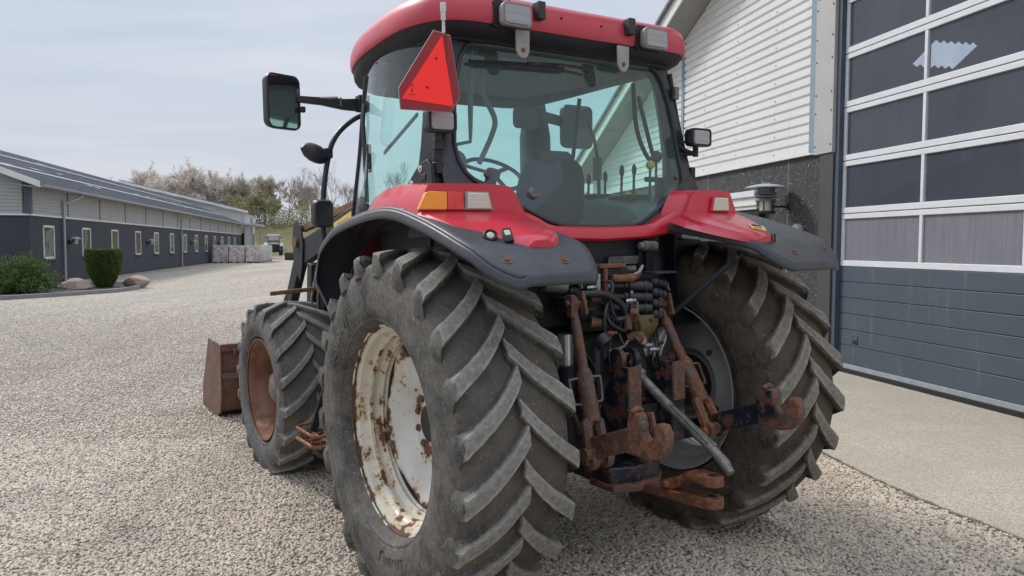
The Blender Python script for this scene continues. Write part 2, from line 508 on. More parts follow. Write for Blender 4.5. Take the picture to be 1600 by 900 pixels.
# ---------------------------------------------------------------- rear wheels
def rear_wheel(sx):
    c = V(sx * .912, 0, .8206)
    mb = MB()
    # rim barrel, s measured outward (+ = outside)
    prof = [(.222, .496), (.226, .506), (.216, .511), (.206, .490), (.196, .473), (.168, .468), (.152, .461), (.144, .447), (.130, .445), (.120, .455), (.102, .456), (.092, .442), (.080, .428), (.066, .431), (.052, .421), (.02, .414), (.0, .412),
            (-.06, .412), (-.10, .432), (-.14, .462), (-.17, .474), (-.20, .484), (-.212, .506), (-.222, .506), (-.222, .497)]
    mb.lathe([(sx * s, r) for s, r in prof], (0, 0, 0), (1, 0, 0), 96)
    w = mb.build('rear_wheel', M['rim_white'] if sx < 0 else M['rim_grey'], TR, smooth=40)
    w.location = c
    ty = tyre('tyre', M['tyre'] if sx < 0 else M['tyre_b'], w, .872, .285, .492, 22, sx, .067, .046, .305, phase=(.150 if sx < 0 else .17), seed=3 + sx); ty.location.x = sx * .018
    # inner dark barrel band (rust)
    mb = MB()
    mb.lathe([(sx * .056, .421), (sx * .028, .412), (sx * 0, .408), (sx * -.06, .408), (sx * -.10, .428), (sx * -.13, .45)], (0, 0, 0), (1, 0, 0), 72)
    mb.build('rim_well', M['rim_rust'] if sx < 0 else M['rim_grey'], w, smooth=40)
    # dished disc with cut-away chords
    seg = 96
    def rad(a):
        # four wide lobes reaching the rim, chord cuts between
        k = (a * 4 / (2 * pi)) % 1.0
        d = abs(k - .5) * 2
        return lerp(.368, .414, min(1, max(0, (d - .25) / .40)) ** .7)
    rows = []
    levels = [(1.0, .098, 0), (.955, .096, 0), (.8, .068, 0), (.66, .036, 0), (.58, .020, 0)]
    for fr, s, _ in levels:
        rows.append([(sx * (s - .035), rad(2 * pi * i / seg + .35) * fr * cos(2 * pi * i / seg), rad(2 * pi * i / seg + .35) * fr * sin(2 * pi * i / seg)) for i in range(seg)])
    for r, s in [(.212, -.030), (.198, -.010), (.185, .004), (.165, .008), (.105, .006), (.0, .006)]:
        rows.append([(sx * (s + .0), r * cos(2 * pi * i / seg), r * sin(2 * pi * i / seg)) for i in range(seg)])
    mb = MB().loft(rows, True, False)
    d = mb.build('wheel_disc', M['rim_disc'] if sx < 0 else M['rim_grey'], w, smooth=45, solid=.012, offset=0)
    # hub and nuts
    mb = MB(); mb.lathe([(sx * .030, 0), (sx * .030, .078), (sx * .024, .090), (sx * -.02, .092)], (0, 0, 0), (1, 0, 0), 32)
    mb.build('hub', M['castiron'], w, smooth=40)
    for i in range(10):
        a = 2 * pi * i / 10 + .28
        n = MB(); p = V(0, cos(a), sin(a)) * .138
        n.lathe([(sx * .006, .0), (sx * .007, .0205), (sx * .022, .0195), (sx * .030, .010), (sx * .031, 0)], p, (1, 0, 0), 6)
        n.build('wheel_nut', M['rust'], w, smooth=0)
    for i in range(4):
        a = 2 * pi * i / 4 + .62
        n = MB(); p = V(0, cos(a), sin(a)) * .238
        n.lathe([(sx * -.022, .0), (sx * -.021, .020), (sx * -.006, .018), (sx * .002, .010), (sx * .003, 0)], p, (1, 0, 0), 6)
        n.build('rim_bolt', M['rust'], w, smooth=0)
    for i in range(8):
        a = 2 * pi * (i // 2) / 4 - .35 + (.1 if i % 2 else -.1)
        n = MB(); p = V(0, cos(a), sin(a)) * .385
        n.lathe([(sx * .045, .0), (sx * .05, .017), (sx * .078, .016), (sx * .084, .008), (sx * .086, 0)], p, (1, 0, 0), 8)
        n.build('rim_clamp_bolt', M['grease'], w, smooth=30)
    if sx < 0:
        lettering('Taurus', .600, -pi / 2 - .17, .095, w, M['tyre'], -.3005, top=False, shear=.35, spacing=1.1)
        lettering('SOILSAVER', .615, .74, .075, w, M['tyre'], -.3015, top=True, spacing=1.2)
    # axle
    ax = MB(); ax.lathe([(sx * -.95, .20), (sx * -.62, .19), (sx * -.42, .13), (sx * -.18, .115), (sx * -.10, .16), (sx * -.03, .17)], c, (1, 0, 0), 28)
    ax.build('axle_housing', M['castiron'], TR, smooth=40)
    return w
rear_wheel(-1); rear_wheel(1)

# ---------------------------------------------------------------- front wheels
def front_wheel(sx):
    c = V(sx * .872, 2.468, .619)
    mb = MB()
    prof = [(.216, .370), (.218, .380), (.208, .381), (.200, .366), (.19, .358), (.15, .350), (.13, .340), (.115, .330), (.09, .318), (.06, .308), (.02, .300), (-.03, .298)]
    mb.lathe([(sx * s, r) for s, r in prof], (0, 0, 0), (1, 0, 0), 72)
    w = mb.build('front_wheel', M['rim_brown'], TR, smooth=40); w.location = c; w.rotation_euler = (0, 0, .012)
    tyre('tyre', M['tyre_f'], w, .652, .240, .366, 18, sx, .046, .036, .36, phase=.11, seed=8 + sx)
    mb = MB()
    mb.lathe([(sx * -.03, .30), (sx * -.02, .27), (sx * .0, .24), (sx * .03, .20), (sx * .045, .16), (sx * .04, .0)], (0, 0, 0), (1, 0, 0), 48)
    mb.build('wheel_disc', M['rim_brown'], w, smooth=40)
    mb = MB(); mb.lathe([(sx * .04, .13), (sx * .10, .125), (sx * .125, .10), (sx * .14, .06), (sx * .142, 0)], (0, 0, 0), (1, 0, 0), 32)
    mb.build('hub', M['grease'], w, smooth=40)
    for i in range(8):
        a = 2 * pi * i / 8
        n = MB(); n.lathe([(sx * .035, .0), (sx * .036, .017), (sx * .06, .015), (sx * .061, 0)], V(0, cos(a), sin(a)) * .165, (1, 0, 0), 6)
        n.build('wheel_nut', M['rust'], w, smooth=0)
front_wheel(-1); front_wheel(1)
MB().tube([(-.75, 2.468, .60), (-.35, 2.468, .55), (.35, 2.468, .55), (.75, 2.468, .60)], [.13, .16, .16, .13], 14).build('front_axle', M['castiron'], TR, smooth=40)

# ---------------------------------------------------------------- fenders
FP = [(.88, 1.10), (.97, 1.32), (1.03, 1.48), (1.0, 1.60), (.93, 1.70), (.74, 1.795), (.55, 1.838), (.36, 1.866), (.20, 1.882), (.036, 1.888), (-.10, 1.878), (-.24, 1.852), (-.42, 1.808), (-.594, 1.757), (-.70, 1.722), (-.77, 1.694), (-.83, 1.652), (-.88, 1.618), (-.905, 1.600), (-.92, 1.588)]
FPs = catmull([(0, y, z) for y, z in FP], 3)
def fz(y):
    pts = sorted([(p.y, p.z) for p in FPs if p.z > 1.5])
    return interp(y, pts)
def fender(sx):
    ys_ = [p.y for p in FPs if not (p.y < -.6)]
    path = [(p.y, p.z) for p in FPs if p.y >= -.6] + [(y, fz(y)) for y in (-.66, -.72, -.77, -.81, -.84, -.865, -.885, -.90, -.912, -.920, -.925)]
    def ell(y, y0, y1, p=2.3):
        t = max(0, min(1, (y0 - y) / (y0 - y1)))
        return 1 - (1 - t ** p) ** (1 / p)
    n = len(path); rows = []; outer = []; inner = []
    for i, (y, z) in enumerate(path):
        uo = interp(y, [(-.93, 1.13), (-.6, 1.13), (1.1, 1.135)]) - .17 * ell(y, -.62, -.926)
        if z < 1.48 and y > .5: uo = lerp(1.135, 1.02, (1.48 - z) / .38)
        ui = (.54 if sx < 0 else interp(y, [(-.75, .54), (-.45, .45), (.2, .46), (.5, .54)])) + .13 * ell(y, -.62, -.926)
        ya, za = path[max(0, i - 1)]; yb, zb = path[min(n - 1, i + 1)]
        t = V(0, yb - ya, zb - za).normalized(); nn = V(0, -t.z, t.y)
        if nn.dot(V(0, y, z) - V(0, 0, .82)) < 0: nn = -nn
        def at(u, h):
            return V(sx * u, y + nn.y * h, z + nn.z * h)
        inn = -interp(y, [(-.93, .0), (-.7, .008), (-.5, .025), (-.2, .06), (.2, .05), (1, .0)])
        rows.append([at(lerp(ui, uo, f), inn * max(0, 1 - f * 2.2)) for f in (0, .06, .2, .4, .6, .8, .93)] + [at(uo - .010, -.004), at(uo, -.012)])
        dirn = lerp(-nn, V(0, 0, -1), max(0, min(1, (-.3 - y) / .35)))
        outer.append((rows[-1][-1], dirn)); inner.append((rows[-1][0], dirn))
    f = MB().sheet(rows).build('fender', M['fender'], TR, smooth=50, solid=.006, offset=0)
    last = rows[-1]
    bnd = outer + [(last[k], V(0, 0, -1)) for k in range(len(last) - 2, 0, -1)] + list(reversed(inner))
    cy = V(sx * .83, -.45, 0)
    lip = []
    for i, (p, d) in enumerate(bnd):
        q0 = bnd[max(0, i - 1)][0]; q1 = bnd[min(len(bnd) - 1, i + 1)][0]
        t = (q1 - q0).normalized(); o_ = t.cross(d)
        if o_.length < .01: o_ = V(sx, 0, 0)
        o_.normalize()
        if o_.dot(V(p.x, p.y, 0) - V(sx * .83, p.y * .5, 0)) < 0: o_ = -o_
        lip.append([p, p + d * .010 + o_ * .004, p + d * .030 + o_ * .008, p + d * .046 + o_ * .010])
    MB().sheet(lip).build('fender_lip', M['fender'], f, smooth=60, solid=.005, offset=0)
    # rusty mounting bolts on the tail
    for u, y in ((1.008, -.844), (.737, -.855)):
        z = fz(y)
        nn = V(0, -.45, .9).normalized()
        b = MB(); c = V(sx * u, y, z)
        b.lathe([(0, .026), (.004, .025), (.005, .013), (.012, .011), (.013, 0)], c - nn * .001, nn, 14)
        b.build('fender_bolt', M['rust_orange'], f, smooth=30)
    # dark red inner panel in front and inside of the wheel arch
    rows = []
    for y, z in [(1.01, 1.16), (1.06, 1.48), (1.02, 1.62), (.94, 1.715), (.74, 1.80), (.36, 1.84), (.0, 1.84), (-.25, 1.79), (-.42, 1.74)]:
        pass
    pp = MB().prism([(sx * x, .70, z) for x, z in ((1.07, 1.36), (1.062, 1.50), (1.01, 1.62), (.93, 1.72), (.84, 1.785), (.60, 1.76), (.60, 1.36))], (0, .010, 0))
    pp.prism([(sx * .56, y, z) for y, z in [(.92, 1.2), (.92, 1.70), (.74, 1.76), (.3, 1.80), (0, 1.79), (-.2, 1.73), (-.2, 1.45), (0, 1.3), (.5, 1.2)]], (sx * -.012, 0, 0))
    pp.build('inner_fender', M['red_dark'] if sx < 0 else M['navy'], TR, smooth=0)
    # ------------------------------------------------ red cover: lamp box
    topz = [(-.30, 1.979), (-.1, 1.990), (.12, 1.996), (.30, 1.985), (.436, 1.967), (.60, 1.925), (.75, 1.872), (.83, 1.822), (.88, 1.78)]
    rows = []
    for y in (.86, .80, .74, .66, .56, .436, .30, .12, -.03, -.06, -.09, -.13, -.17, -.21, -.245, -.275):
        zt = max(interp(y, topz), fz(y) + .004) ; zb = fz(y) - .02
        h = max(zt - (zb + .02), .003)
        uo = interp(y, [(-.3, 1.118), (.1, 1.105), (.45, 1.05), (.8, .965), (.9, .93)])
        lean = min(.055, h * .5)
        rr = min(.022, h * .3)
        ut = uo - lean
        if sx > 0: uo = min(uo, interp(y, [(-.3, .965), (-.1, .975), (.2, 1.0), (.9, .93)]))
        ut = uo - lean
        lo = interp(y, [(-.155, 0), (-.15, .50), (-.06, .885)]); inn_ = interp(y, [(-.28, 0), (-.22, .04), (-.15, .085)])
        rows.append([(sx * uo, y, zb), (sx * (uo - .002), y, zb + .02), (sx * (ut + rr * .35), y, zt - rr * 1.3), (sx * (ut - rr * .2), y, zt - rr * .35), (sx * (ut - rr * 1.4), y, zt),
                     (sx * max(lo, .80), y, zt + .004), (sx * max(lo, .655 - inn_), y, zt), (sx * max(lo, .622 - inn_), y, zt - .008), (sx * max(lo, .596 - inn_), y, zt - .034), (sx * max(lo, .535 - inn_ * .9), y, max(zb + .016, 1.80 if y < .5 else zb + .016)), (sx * max(lo, .515 - inn_ * .9), y, zb - .07 if y < -.1 else zb + .014)])
    # rear face
    y = -.29
    base = rows[-1]
    rows.append([(x, y + (.0 if z < 1.9 else .006), z) for x, _, z in base])
    cover = MB().loft(rows, False, False)
    cv = cover.build('fender_cover', M['red'], TR, smooth=38, recalc=True)
    face = MB()
    e = rows[-1]
    face.add([(x, -.2895, z) if z < 1.9 else (x, -.284, z) for x, y, z in e], [tuple(range(len(e)))])
    face.build('lamp_panel', M['red'], cv, smooth=0)
    # ------------------------------------------------ deck running to the tail
    rows = []
    for y in (-.292, -.36, -.44, -.52, -.60, -.66, -.70, -.735, -.757, -.768):
        zd = 1.858 + (y + .29) * .265
        if y < -.73: zd -= (-.73 - y) * .35
        ut = interp(y, [(-.768, .880), (-.74, .930), (-.70, .975), (-.62, 1.025), (-.5, 1.070), (-.40, 1.098), (-.29, 1.116)])
        ub = ut + interp(y, [(-.77, .012), (-.70, .030), (-.6, .032), (-.5, .022), (-.29, .004)])
        ui = interp(y, [(-.768, .725), (-.74, .685), (-.68, .635), (-.57, .598), (-.44, .592), (-.29, .60), (-.2, .62)])
        ub2 = ui - interp(y, [(-.77, .010), (-.68, .03), (-.55, .045), (-.3, .09)])
        if sx > 0:
            ut = interp(y, [(-.768, .700), (-.72, .755), (-.64, .83), (-.57, .878), (-.4, .925), (-.29, .955)]); ub = ut + .006
            ui = interp(y, [(-.768, .575), (-.72, .53), (-.6, .49), (-.45, .46), (-.29, .50)]); ub2 = ui - interp(y, [(-.768, .005), (-.7, .02), (-.55, .055), (-.3, .10)])
        zf = fz(y) - .02
        um = lerp(ui, ut, .62)
        step = interp(y, [(-.77, .030), (-.70, .030), (-.58, .018), (-.45, .004), (-.3, 0)])   # lower outer shelf carrying the small lamps
        rows.append([(sx * ub, y, zf), (sx * (ut + .006), y, max(zd - step - .020, zf + .002)), (sx * (ut - .012), y, zd - step - .003), (sx * (um + .03), y, zd - step * .55), (sx * um, y, zd), (sx * (ui + .03), y, zd + .002), (sx * ui, y, zd - .010),
                     (sx * (ui - .010), y, max(zd - .028, zf)), (sx * ub2, y, min(zf, zd - .05))])
    y = -.776
    rows.append([(x, y, z) for x, _, z in rows[-1]])
    dk = MB().loft(rows, False, False)
    e = rows[-1]; dk.add(e, [tuple(range(len(e)))])
    dk.build('cover_deck', M['red'], cv, smooth=34)
    # lamps on the panel
    yl = -.2945
    def poly(pts, th, name, m, par, bev=.003):
        mb_ = MB().prism([(sx * u, yl + .006, z) for u, z in pts], (0, -th - .006, 0))
        return mb_.build(name, m, par, bevel=bev, smooth=30)
    if sx < 0:
        tl = poly([(1.119, 1.862), (1.082, 1.936), (1.060, 1.943), (.976, 1.943), (.976, 1.862)], .016, 'tail_lamp', M['amber'], cv)
        poly([(.974, 1.862), (.974, 1.943), (.889, 1.943), (.889, 1.862)], .016, 'red_lens', M['redlens'], tl)
    poly([(.884, 1.861), (.874, 1.945), (.752, 1.945), (.728, 1.861)], .010, 'lamp_bezel', M['lightgrey'] if sx < 0 else M['red'], cv)
    poly([(.874, 1.866), (.865, 1.940), (.760, 1.940), (.742, 1.866)], .019, 'reversing_lamp', M['lens_cream'], cv, .005)
    # round socket and rectangular switch on the left deck
    if sx < 0:
        nn = V(-.30, -.70, .62).normalized()
        c = V(-.985, -.690, 1.742)
        k = MB(); k.lathe([(-.02, .030), (.006, .030), (.010, .026), (.006, .021), (-.002, .020), (-.004, 0)], c, nn, 24); k = k.build('socket', M['ink'], cv, smooth=40)
        MB().lathe([(0, .017), (.006, .016), (.009, .010), (.012, .006), (.012, 0)], c, nn, 20).build('socket_lamp', M['lens_cream'], k, smooth=40)
        c = V(-.918, -.715, 1.738); ex = V(1, -.25, .05).normalized(); ez = nn.cross(ex).normalized(); ex = ez.cross(nn)
        R = Matrix((ex, nn, ez)).transposed()
        k = MB().box(c, (.040, .03, .070), R).build('rocker_switch', M['ink'], cv, bevel=.004)
        MB().box(c + nn * .012 + ez * .008, (.026, .012, .028), R).build('rocker', M['lens_cream'], k, bevel=.004)
    else:
        # yellow warning sticker lying on the deck
        def dz(y, u): return 1.858 + (y + .29) * .265 + .004
        pts = []
        st = MB()
        a, b = V(.755, -.60, 0), V(.66, -.70, 0)
        d = (b - a); sd = V(-d.y, d.x, 0).normalized() * .038
        q = [a - sd, b - sd, b + sd, a + sd]
        st.prism([(p.x, p.y, dz(p.y, 0)) for p in q], (0, 0, .0015))
        st = st.build('warning_sticker', M['yellow'], cv, smooth=0)
        bk = MB()
        for t0, t1, s0, s1 in ((.05, .25, .15, .8), (.3, .45, .1, .5), (.32, .45, .55, .85), (.70, .82, .2, .75)):
            q = [a + d * t0 - sd + sd * 2 * s0, a + d * t1 - sd + sd * 2 * s0, a + d * t1 - sd + sd * 2 * s1, a + d * t0 - sd + sd * 2 * s1]
            MB().prism([(p.x, p.y, dz(p.y, 0) + .0015) for p in q], (0, 0, .001)).build('pictogram', M['ink'], st, smooth=0)
        # slotted end of the deck
        for u in (.665, .688):
            MB().box((u, -.777, 1.705), (.008, .006, .05)).build('slot', M['ink'], cv)
    return f
fender(-1); fender(1)

# red bar joining the fenders
rows = []
for x in (-.56, -.50, -.42, -.36, -.30, -.15, 0, .15, .30, .36, .42, .50, .56):
    a = abs(x)
    zt = interp(a, [(0, 1.782), (.28, 1.786), (.36, 1.80), (.44, 1.84), (.5, 1.86), (.56, 1.87)]); zb = interp(a, [(0, 1.706), (.3, 1.716), (.5, 1.745), (.56, 1.76)])
    yb = -.235 - interp(a, [(0, .0), (.3, .0), (.5, .02)])
    rows.append([(x, yb + .13, zb), (x, yb + .01, zb), (x, yb - .004, zb + .012), (x, yb, zt - .022), (x, yb + .014, zt - .004), (x, yb + .035, zt), (x, yb + .13, zt)])
MB().loft(rows, True, True).build('rear_red_bar', M['red'], TR, smooth=40)

# ---------------------------------------------------------------- cab
def yw(z):
    return interp(z, [(1.6, -.20), (1.72, -.195), (1.81, -.175), (2.18, 0.0), (2.71, .07), (3, .11)])
GL = [(0, 2.742), (.30, 2.745), (.55, 2.742), (.61, 2.728), (.655, 2.695), (.690, 2.64), (.722, 2.54), (.750, 2.38), (.767, 2.20), (.764, 2.12), (.742, 2.055), (.70, 2.010), (.61, 1.957), (.463, 1.880), (.363, 1.830), (.300, 1.803), (.24, 1.789), (.13, 1.783), (0, 1.782)]
OUTR = [(0, 2.82), (.30, 2.82), (.60, 2.82), (.70, 2.82), (.745, 2.78), (.770, 2.68), (.795, 2.55), (.825, 2.38), (.850, 2.20), (.862, 2.06), (.868, 1.97), (.86, 1.90), (.72, 1.86), (.56, 1.80), (.45, 1.755), (.33, 1.735), (.24, 1.725), (.13, 1.72), (0, 1.72)]
def full(half):
    return half + [(-x, z) for x, z in reversed(half[1:-1])]
gl, ou = full(GL), full(OUTR)
n = len(gl)
def ring(inner, outer, y0, y1, name, mat, par, bev=.004):
    mb = MB()
    rows = [[(x, yw(z) + y1, z) for x, z in outer], [(x, yw(z) + y0 + .018, z) for x, z in outer], [(lerp(a[0], b[0], .55), yw(lerp(a[1], b[1], .55)) + y0, lerp(a[1], b[1], .55)) for a, b in zip(inner, outer)], [(x, yw(z) + y0 + .004, z) for x, z in inner], [(x, yw(z) + y1, z) for x, z in inner]]
    mb.loft(rows, True, False)
    return mb.build(name, mat, par, smooth=40)
cab = ring(gl, ou, -.015, .07, 'cab_frame', M['frame'], TR)
# seal
MB().tube([(x, yw(z) - .014, z) for x, z in gl] + [(gl[0][0], yw(gl[0][1]) - .014, gl[0][1])], .011, 8, cap=False).build('window_seal', M['plastic'], cab, smooth=60)
g = MB(); g.add([(x, yw(z) - .004, z) for x, z in gl] , [])
cz = 2.25
rws = []
for fr in (1.0, .75, .5, .25, .02):
    rws.append([(x * fr, yw(lerp(cz, z, fr)) - .004, lerp(cz, z, fr)) for x, z in gl])
g = MB().loft(rws, True, True); g.f = [f for f in g.f if len(f) == 4] + [g.f[-1]]
rear_glass = g.build('rear_window', M['glass_cab'], TR, smooth=60, recalc=False)
# corner posts, sills, front pillars
for sx in (-1, 1):
    post = MB().loft([[(sx * x, y, z) for x, y in q] for z, q in (
        (1.74, ((.80, -.10), (.88, .0), (.93, .20), (.86, .24), (.80, .10))),
        (2.0, ((.82, -.03), (.865, .02), (.895, .16), (.84, .20), (.79, .10))),
        (2.2, ((.815, .005), (.85, .03), (.875, .14), (.82, .18), (.77, .10))),
        (2.45, ((.785, .045), (.815, .06), (.845, .15), (.79, .19), (.74, .12))),
        (2.70, ((.745, .08), (.77, .09), (.80, .17), (.75, .21), (.70, .14))))], True, True).build('corner_post', M['frame'], cab, smooth=30)
    # post foot plate with two bolts
    if sx < 0:
        f = MB().prism([(sx * .935, y, z) for y, z in ((-.10, 1.90), (.12, 1.90), (.22, 1.94), (.19, 2.00), (.12, 2.05), (.04, 2.10), (-.04, 2.115), (-.08, 2.08))], (sx * -.02, 0, 0)).build('post_foot', M['plastic_d'], cab, bevel=.004)
        for y, z in ((.03, 2.072), (.13, 2.005)):
            b = MB().lathe([(0, .019), (.003, .018), (.004, .009), (.010, .008), (.011, 0)], (sx * .936, y, z), (sx, 0, 0), 14).build('post_bolt', M['silver'], f, smooth=30)
    fp = MB().tube([(sx * .800, .98, 2.70), (sx * .805, 1.02, 2.55), (sx * .810, 1.09, 2.25), (sx * .805, 1.20, 1.98), (sx * .79, 1.28, 1.80), (sx * .78, 1.30, 1.2)], .015, 8, smooth=4).build('front_pillar', M['frame'], cab, smooth=60)
    # curved side glass
    rows = []
    for z, xr, yr, xm, ym, xf, yf in ((2.74, .785, .18, .85, .55, .80, .965), (2.55, .815, .17, .875, .57, .805, 1.02), (2.25, .85, .16, .905, .60, .81, 1.09), (1.98, .885, .18, .925, .66, .805, 1.20), (1.78, .90, .20, .93, .70, .79, 1.29)):
        c = []
        for k in range(9):
            t = k / 8
            a = (1 - t) ** 2; b = 2 * t * (1 - t); d = t * t
            mx = 2 * xm - .5 * (xr + xf); my = 2 * ym - .5 * (yr + yf)
            c.append((sx * (a * xr + b * mx + d * xf), a * yr + b * my + d * yf, z))
        rows.append(c)
    MB().sheet(rows).build('side_window', M['glass_side'], TR, smooth=60, recalc=False)
    # grab rail / door handle seen through the glass
    hb = MB().tube([(sx * .84, .93, 2.52), (sx * .865, .90, 2.40), (sx * .87, .87, 2.25), (sx * .87, .86, 1.95), (sx * .86, .88, 1.75)], .013, 8, smooth=4)
    hb.box((sx * .86, .865, 2.20), (.03, .06, .16))
    hb.build('door_handle_rail', M['frame'], cab, smooth=50)
# windscreen
rows = []
for z, xp, yp, yc in ((2.72, .80, .98, 1.32), (2.55, .805, 1.02, 1.40), (2.25, .81, 1.09, 1.50), (1.98, .805, 1.20, 1.60), (1.70, .79, 1.30, 1.68)):
    rows.append([(xp * s, lerp(yc, yp, abs(s) ** 2.6), z) for s in [i / 8 for i in range(-8, 9)]])
MB().sheet(rows).build('windscreen', M['glass_side'], TR, smooth=60, recalc=False)
# cab floor, lower firewall, dashboard
MB().box((0, .60, 1.28), (1.5, 1.4, .10)).build('cab_floor', M['int_dark'], cab)
MB().loft([[(-.72, y, z0), (.72, y, z0), (.72, y, z1), (-.72, y, z1)] for y, z0, z1 in ((1.26, 1.2, 1.86), (1.45, 1.2, 1.82))], True, True).build('front_bulkhead', M['int_dark'], cab)
MB().loft([[(-.84, y, z0), (.84, y, z0), (.84, y, z1), (-.84, y, z1)] for y, z0, z1 in ((-.12, 1.2, 1.70), (.1, 1.2, 1.72))], True, True).build('rear_bulkhead', M['navy'], cab)

# ---------------------------------------------------------------- roof
plan = [(-.075, 0), (-.078, .30), (-.080, .60), (-.072, .70), (-.045, .775), (.02, .845), (.12, .893), (.285, .920), (.57, .908), (.88, .872), (1.15, .815), (1.38, .735), (1.50, .62), (1.55, .45), (1.57, .2), (1.575, 0)]
pl = catmull([(x, y, 0) for y, x in plan], 4)
half = [(p.x, p.y) for p in pl]
outline = half + [(-x, y) for x, y in reversed(half[1:-1])]
oc = (0, .70)
def inset(d, z, zf=None):
    out = []
    m = len(outline)
    for i, (x, y) in enumerate(outline):
        x0, y0 = outline[i - 1]; x1, y1 = outline[(i + 1) % m]
        t = V(x1 - x0, y1 - y0, 0).normalized(); nn = V(t.y, -t.x, 0)
        if nn.dot(V(x - oc[0], y - oc[1], 0)) < 0: nn = -nn
        q = V(x, y, 0) - nn * d
        zz = z if zf is None else z + zf(q)
        out.append((q.x, q.y, zz))
    return out
drop = lambda q: -.05 * max(0, min(1, (q.y - .5) / .9)) ** 1.5
rows = [inset(.030, 2.792), inset(.006, 2.790), inset(0, 2.800), inset(-.004, 2.84), inset(.0, 2.88), inset(.012, 2.915), inset(.035, 2.938), inset(.08, 2.955), inset(.18, 2.975), inset(.34, 2.99)]
rf = MB().loft(rows, True, True); rf.f = [f for f in rf.f if len(f) == 4] + [rf.f[-1]]
roof = rf.build('roof', M['red_roof'], TR, smooth=40)
rows = [inset(.012, 2.796), inset(.020, 2.782, drop), inset(.035, 2.760, drop), inset(.075, 2.738, drop), inset(.10, 2.735, drop), inset(.112, 2.722, drop), inset(.20, 2.712, drop), inset(.30, 2.712)]
MB().loft(rows, True, False).build('roof_underside', M['plastic_d'], roof, smooth=40)
MB().prism([(x, y, 2.715) for x, y in outline[::2] if True], (0, 0, .01)).build('headliner', M['int_grey'], roof, smooth=0)
for v in bpy.data.objects['headliner'].data.vertices:
    v.co.x *= .80; v.co.y = .62 + (v.co.y - .62) * .82
# round grey cap and seam on the underside of the roof, near the door
MB().lathe([(0, .036), (-.006, .034), (-.008, 0)], (-.745, 1.02, 2.695), (0, 0, 1), 20).build('interior_lamp', M['lightgrey'], roof, smooth=40)
MB().lathe([(0, .05), (-.004, .047), (-.003, .03), (-.002, 0)], (-.80, .72, 2.722), (0, 0, 1), 20).build('speaker_cover', M['plastic'], roof, smooth=40)
# roof lamps, sockets, brackets, marker blocks
for sx in (-1, 1):
    x0 = sx * .468
    MB().prism([(x0 + a, -.086, 2.84 + b) for a, b in rrect(0, 0, .215, .135, .02)], (0, .02, 0)).build('lamp_recess', M['ink'], roof, smooth=30)
    lb = MB().loft([[(x0 + a, y, 2.832 + b) for a, b in rrect(0, 0, w, h, r)] for y, w, h, r in ((-.07, .13, .08, .02), (-.10, .165, .105, .024), (-.135, .176, .116, .026), (-.142, .170, .11, .024), (-.136, .152, .093, .018))], True, True).build('work_lamp', M['lightgrey'], roof, smooth=40)
    MB().loft([[(x0 + a, y, 2.832 + b) for a, b in rrect(0, 0, w, h, .016)] for y, w, h in ((-.136, .153, .094), (-.146, .146, .088))], True, True).build('lens', M['lens'], lb, smooth=30)
    MB().box((sx * .305, -.098, 2.882), (.048, .055, .090)).build('marker_block', M['plastic'], roof, bevel=.006)
    pts = [(-.042, 2.80), (.042, 2.80), (.040, 2.70)] + [(.036 * cos(a), 2.695 + .036 * sin(a)) for a in [radians(-20 - 14 * k) for k in range(11)]] + [(-.040, 2.70)]
    bx_ = -.402 if sx < 0 else .268
    br = MB().prism([(bx_ + a, -.090, z - .022) for a, z in pts], (0, .012, 0)).build('hinge_bracket', M['lightgrey'], roof, bevel=.003)
    MB().lathe([(0, .012), (.006, .011), (.007, 0)], (bx_, -.0895, 2.678), (0, -1, 0), 12).build('bracket_bolt', M['rust'], br, smooth=30)
for x, z in ((-.15, 2.872), (.12, 2.866), (-.385, 2.80), (.565, 2.81)):
    MB().lathe([(0, .007), (.004, .006), (.005, 0)], (x, -.079, z), (0, -1, 0), 10).build('roof_rivet', M['ink'], roof, smooth=30)
# panel seam right of the left lamp
MB().box((-.475, -.0805, 2.925), (.004, .004, .04)).build('roof_seam', M['ink'], roof)

# side lamps on brackets
def side_lamp(sx, cx, cy, cz, w, h):
    lb = MB().loft([[(cx + a * k, cy + y, cz + b * k) for a, b in rrect(0, 0, w, h, .022)] for y, k in ((.075, .70), (.05, .95), (.0, 1.0), (-.014, .97), (-.015, .86), (-.004, .80))], True, True).build('side_work_lamp', M['plastic'], TR, smooth=40)
    MB().loft([[(cx + a * k, cy + y, cz + b * k) for a, b in rrect(0, 0, w, h, .02)] for y, k in ((-.009, .78), (-.015, .74))], True, True).build('lens', M['lens'], lb, smooth=30)
    return lb
L = side_lamp(-1, -.875, -.085, 2.293, .158, .112)
MB().cyl((-.875, -.05, 2.24), (-.875, -.05, 2.20), .018).box((-.875, -.045, 2.185), (.05, .03, .05)).tube([(-.875, -.03, 2.20), (-.87, -.02, 2.10), (-.872, -.015, 2.02)], .020, 8).cyl((-.872, -.03, 2.10), (-.872, -.03, 2.045), .028).box((-.885, .0, 2.03), (.11, .05, .03)).box((-.87, -.02, 1.985), (.05, .05, .08)).build('lamp_bracket', M['castiron'], L, bevel=.003)
R_ = side_lamp(1, .878, -.085, 2.312, .165, .108)
MB().cyl((.872, -.05, 2.262), (.872, -.05, 2.20), .017).tube([(.872, -.05, 2.215), (.82, -.02, 2.235), (.77, .0, 2.27)], .014, 8).tube([(.872, -.05, 2.215), (.81, -.01, 2.215), (.77, .02, 2.24)], .010, 8).box((.785, .02, 2.30), (.05, .03, .13)).tube([(.81, -.05, 2.30), (.78, -.04, 2.285), (.76, -.02, 2.28)], .005, 6).build('lamp_bracket', M['plastic_d'], R_, bevel=.003)
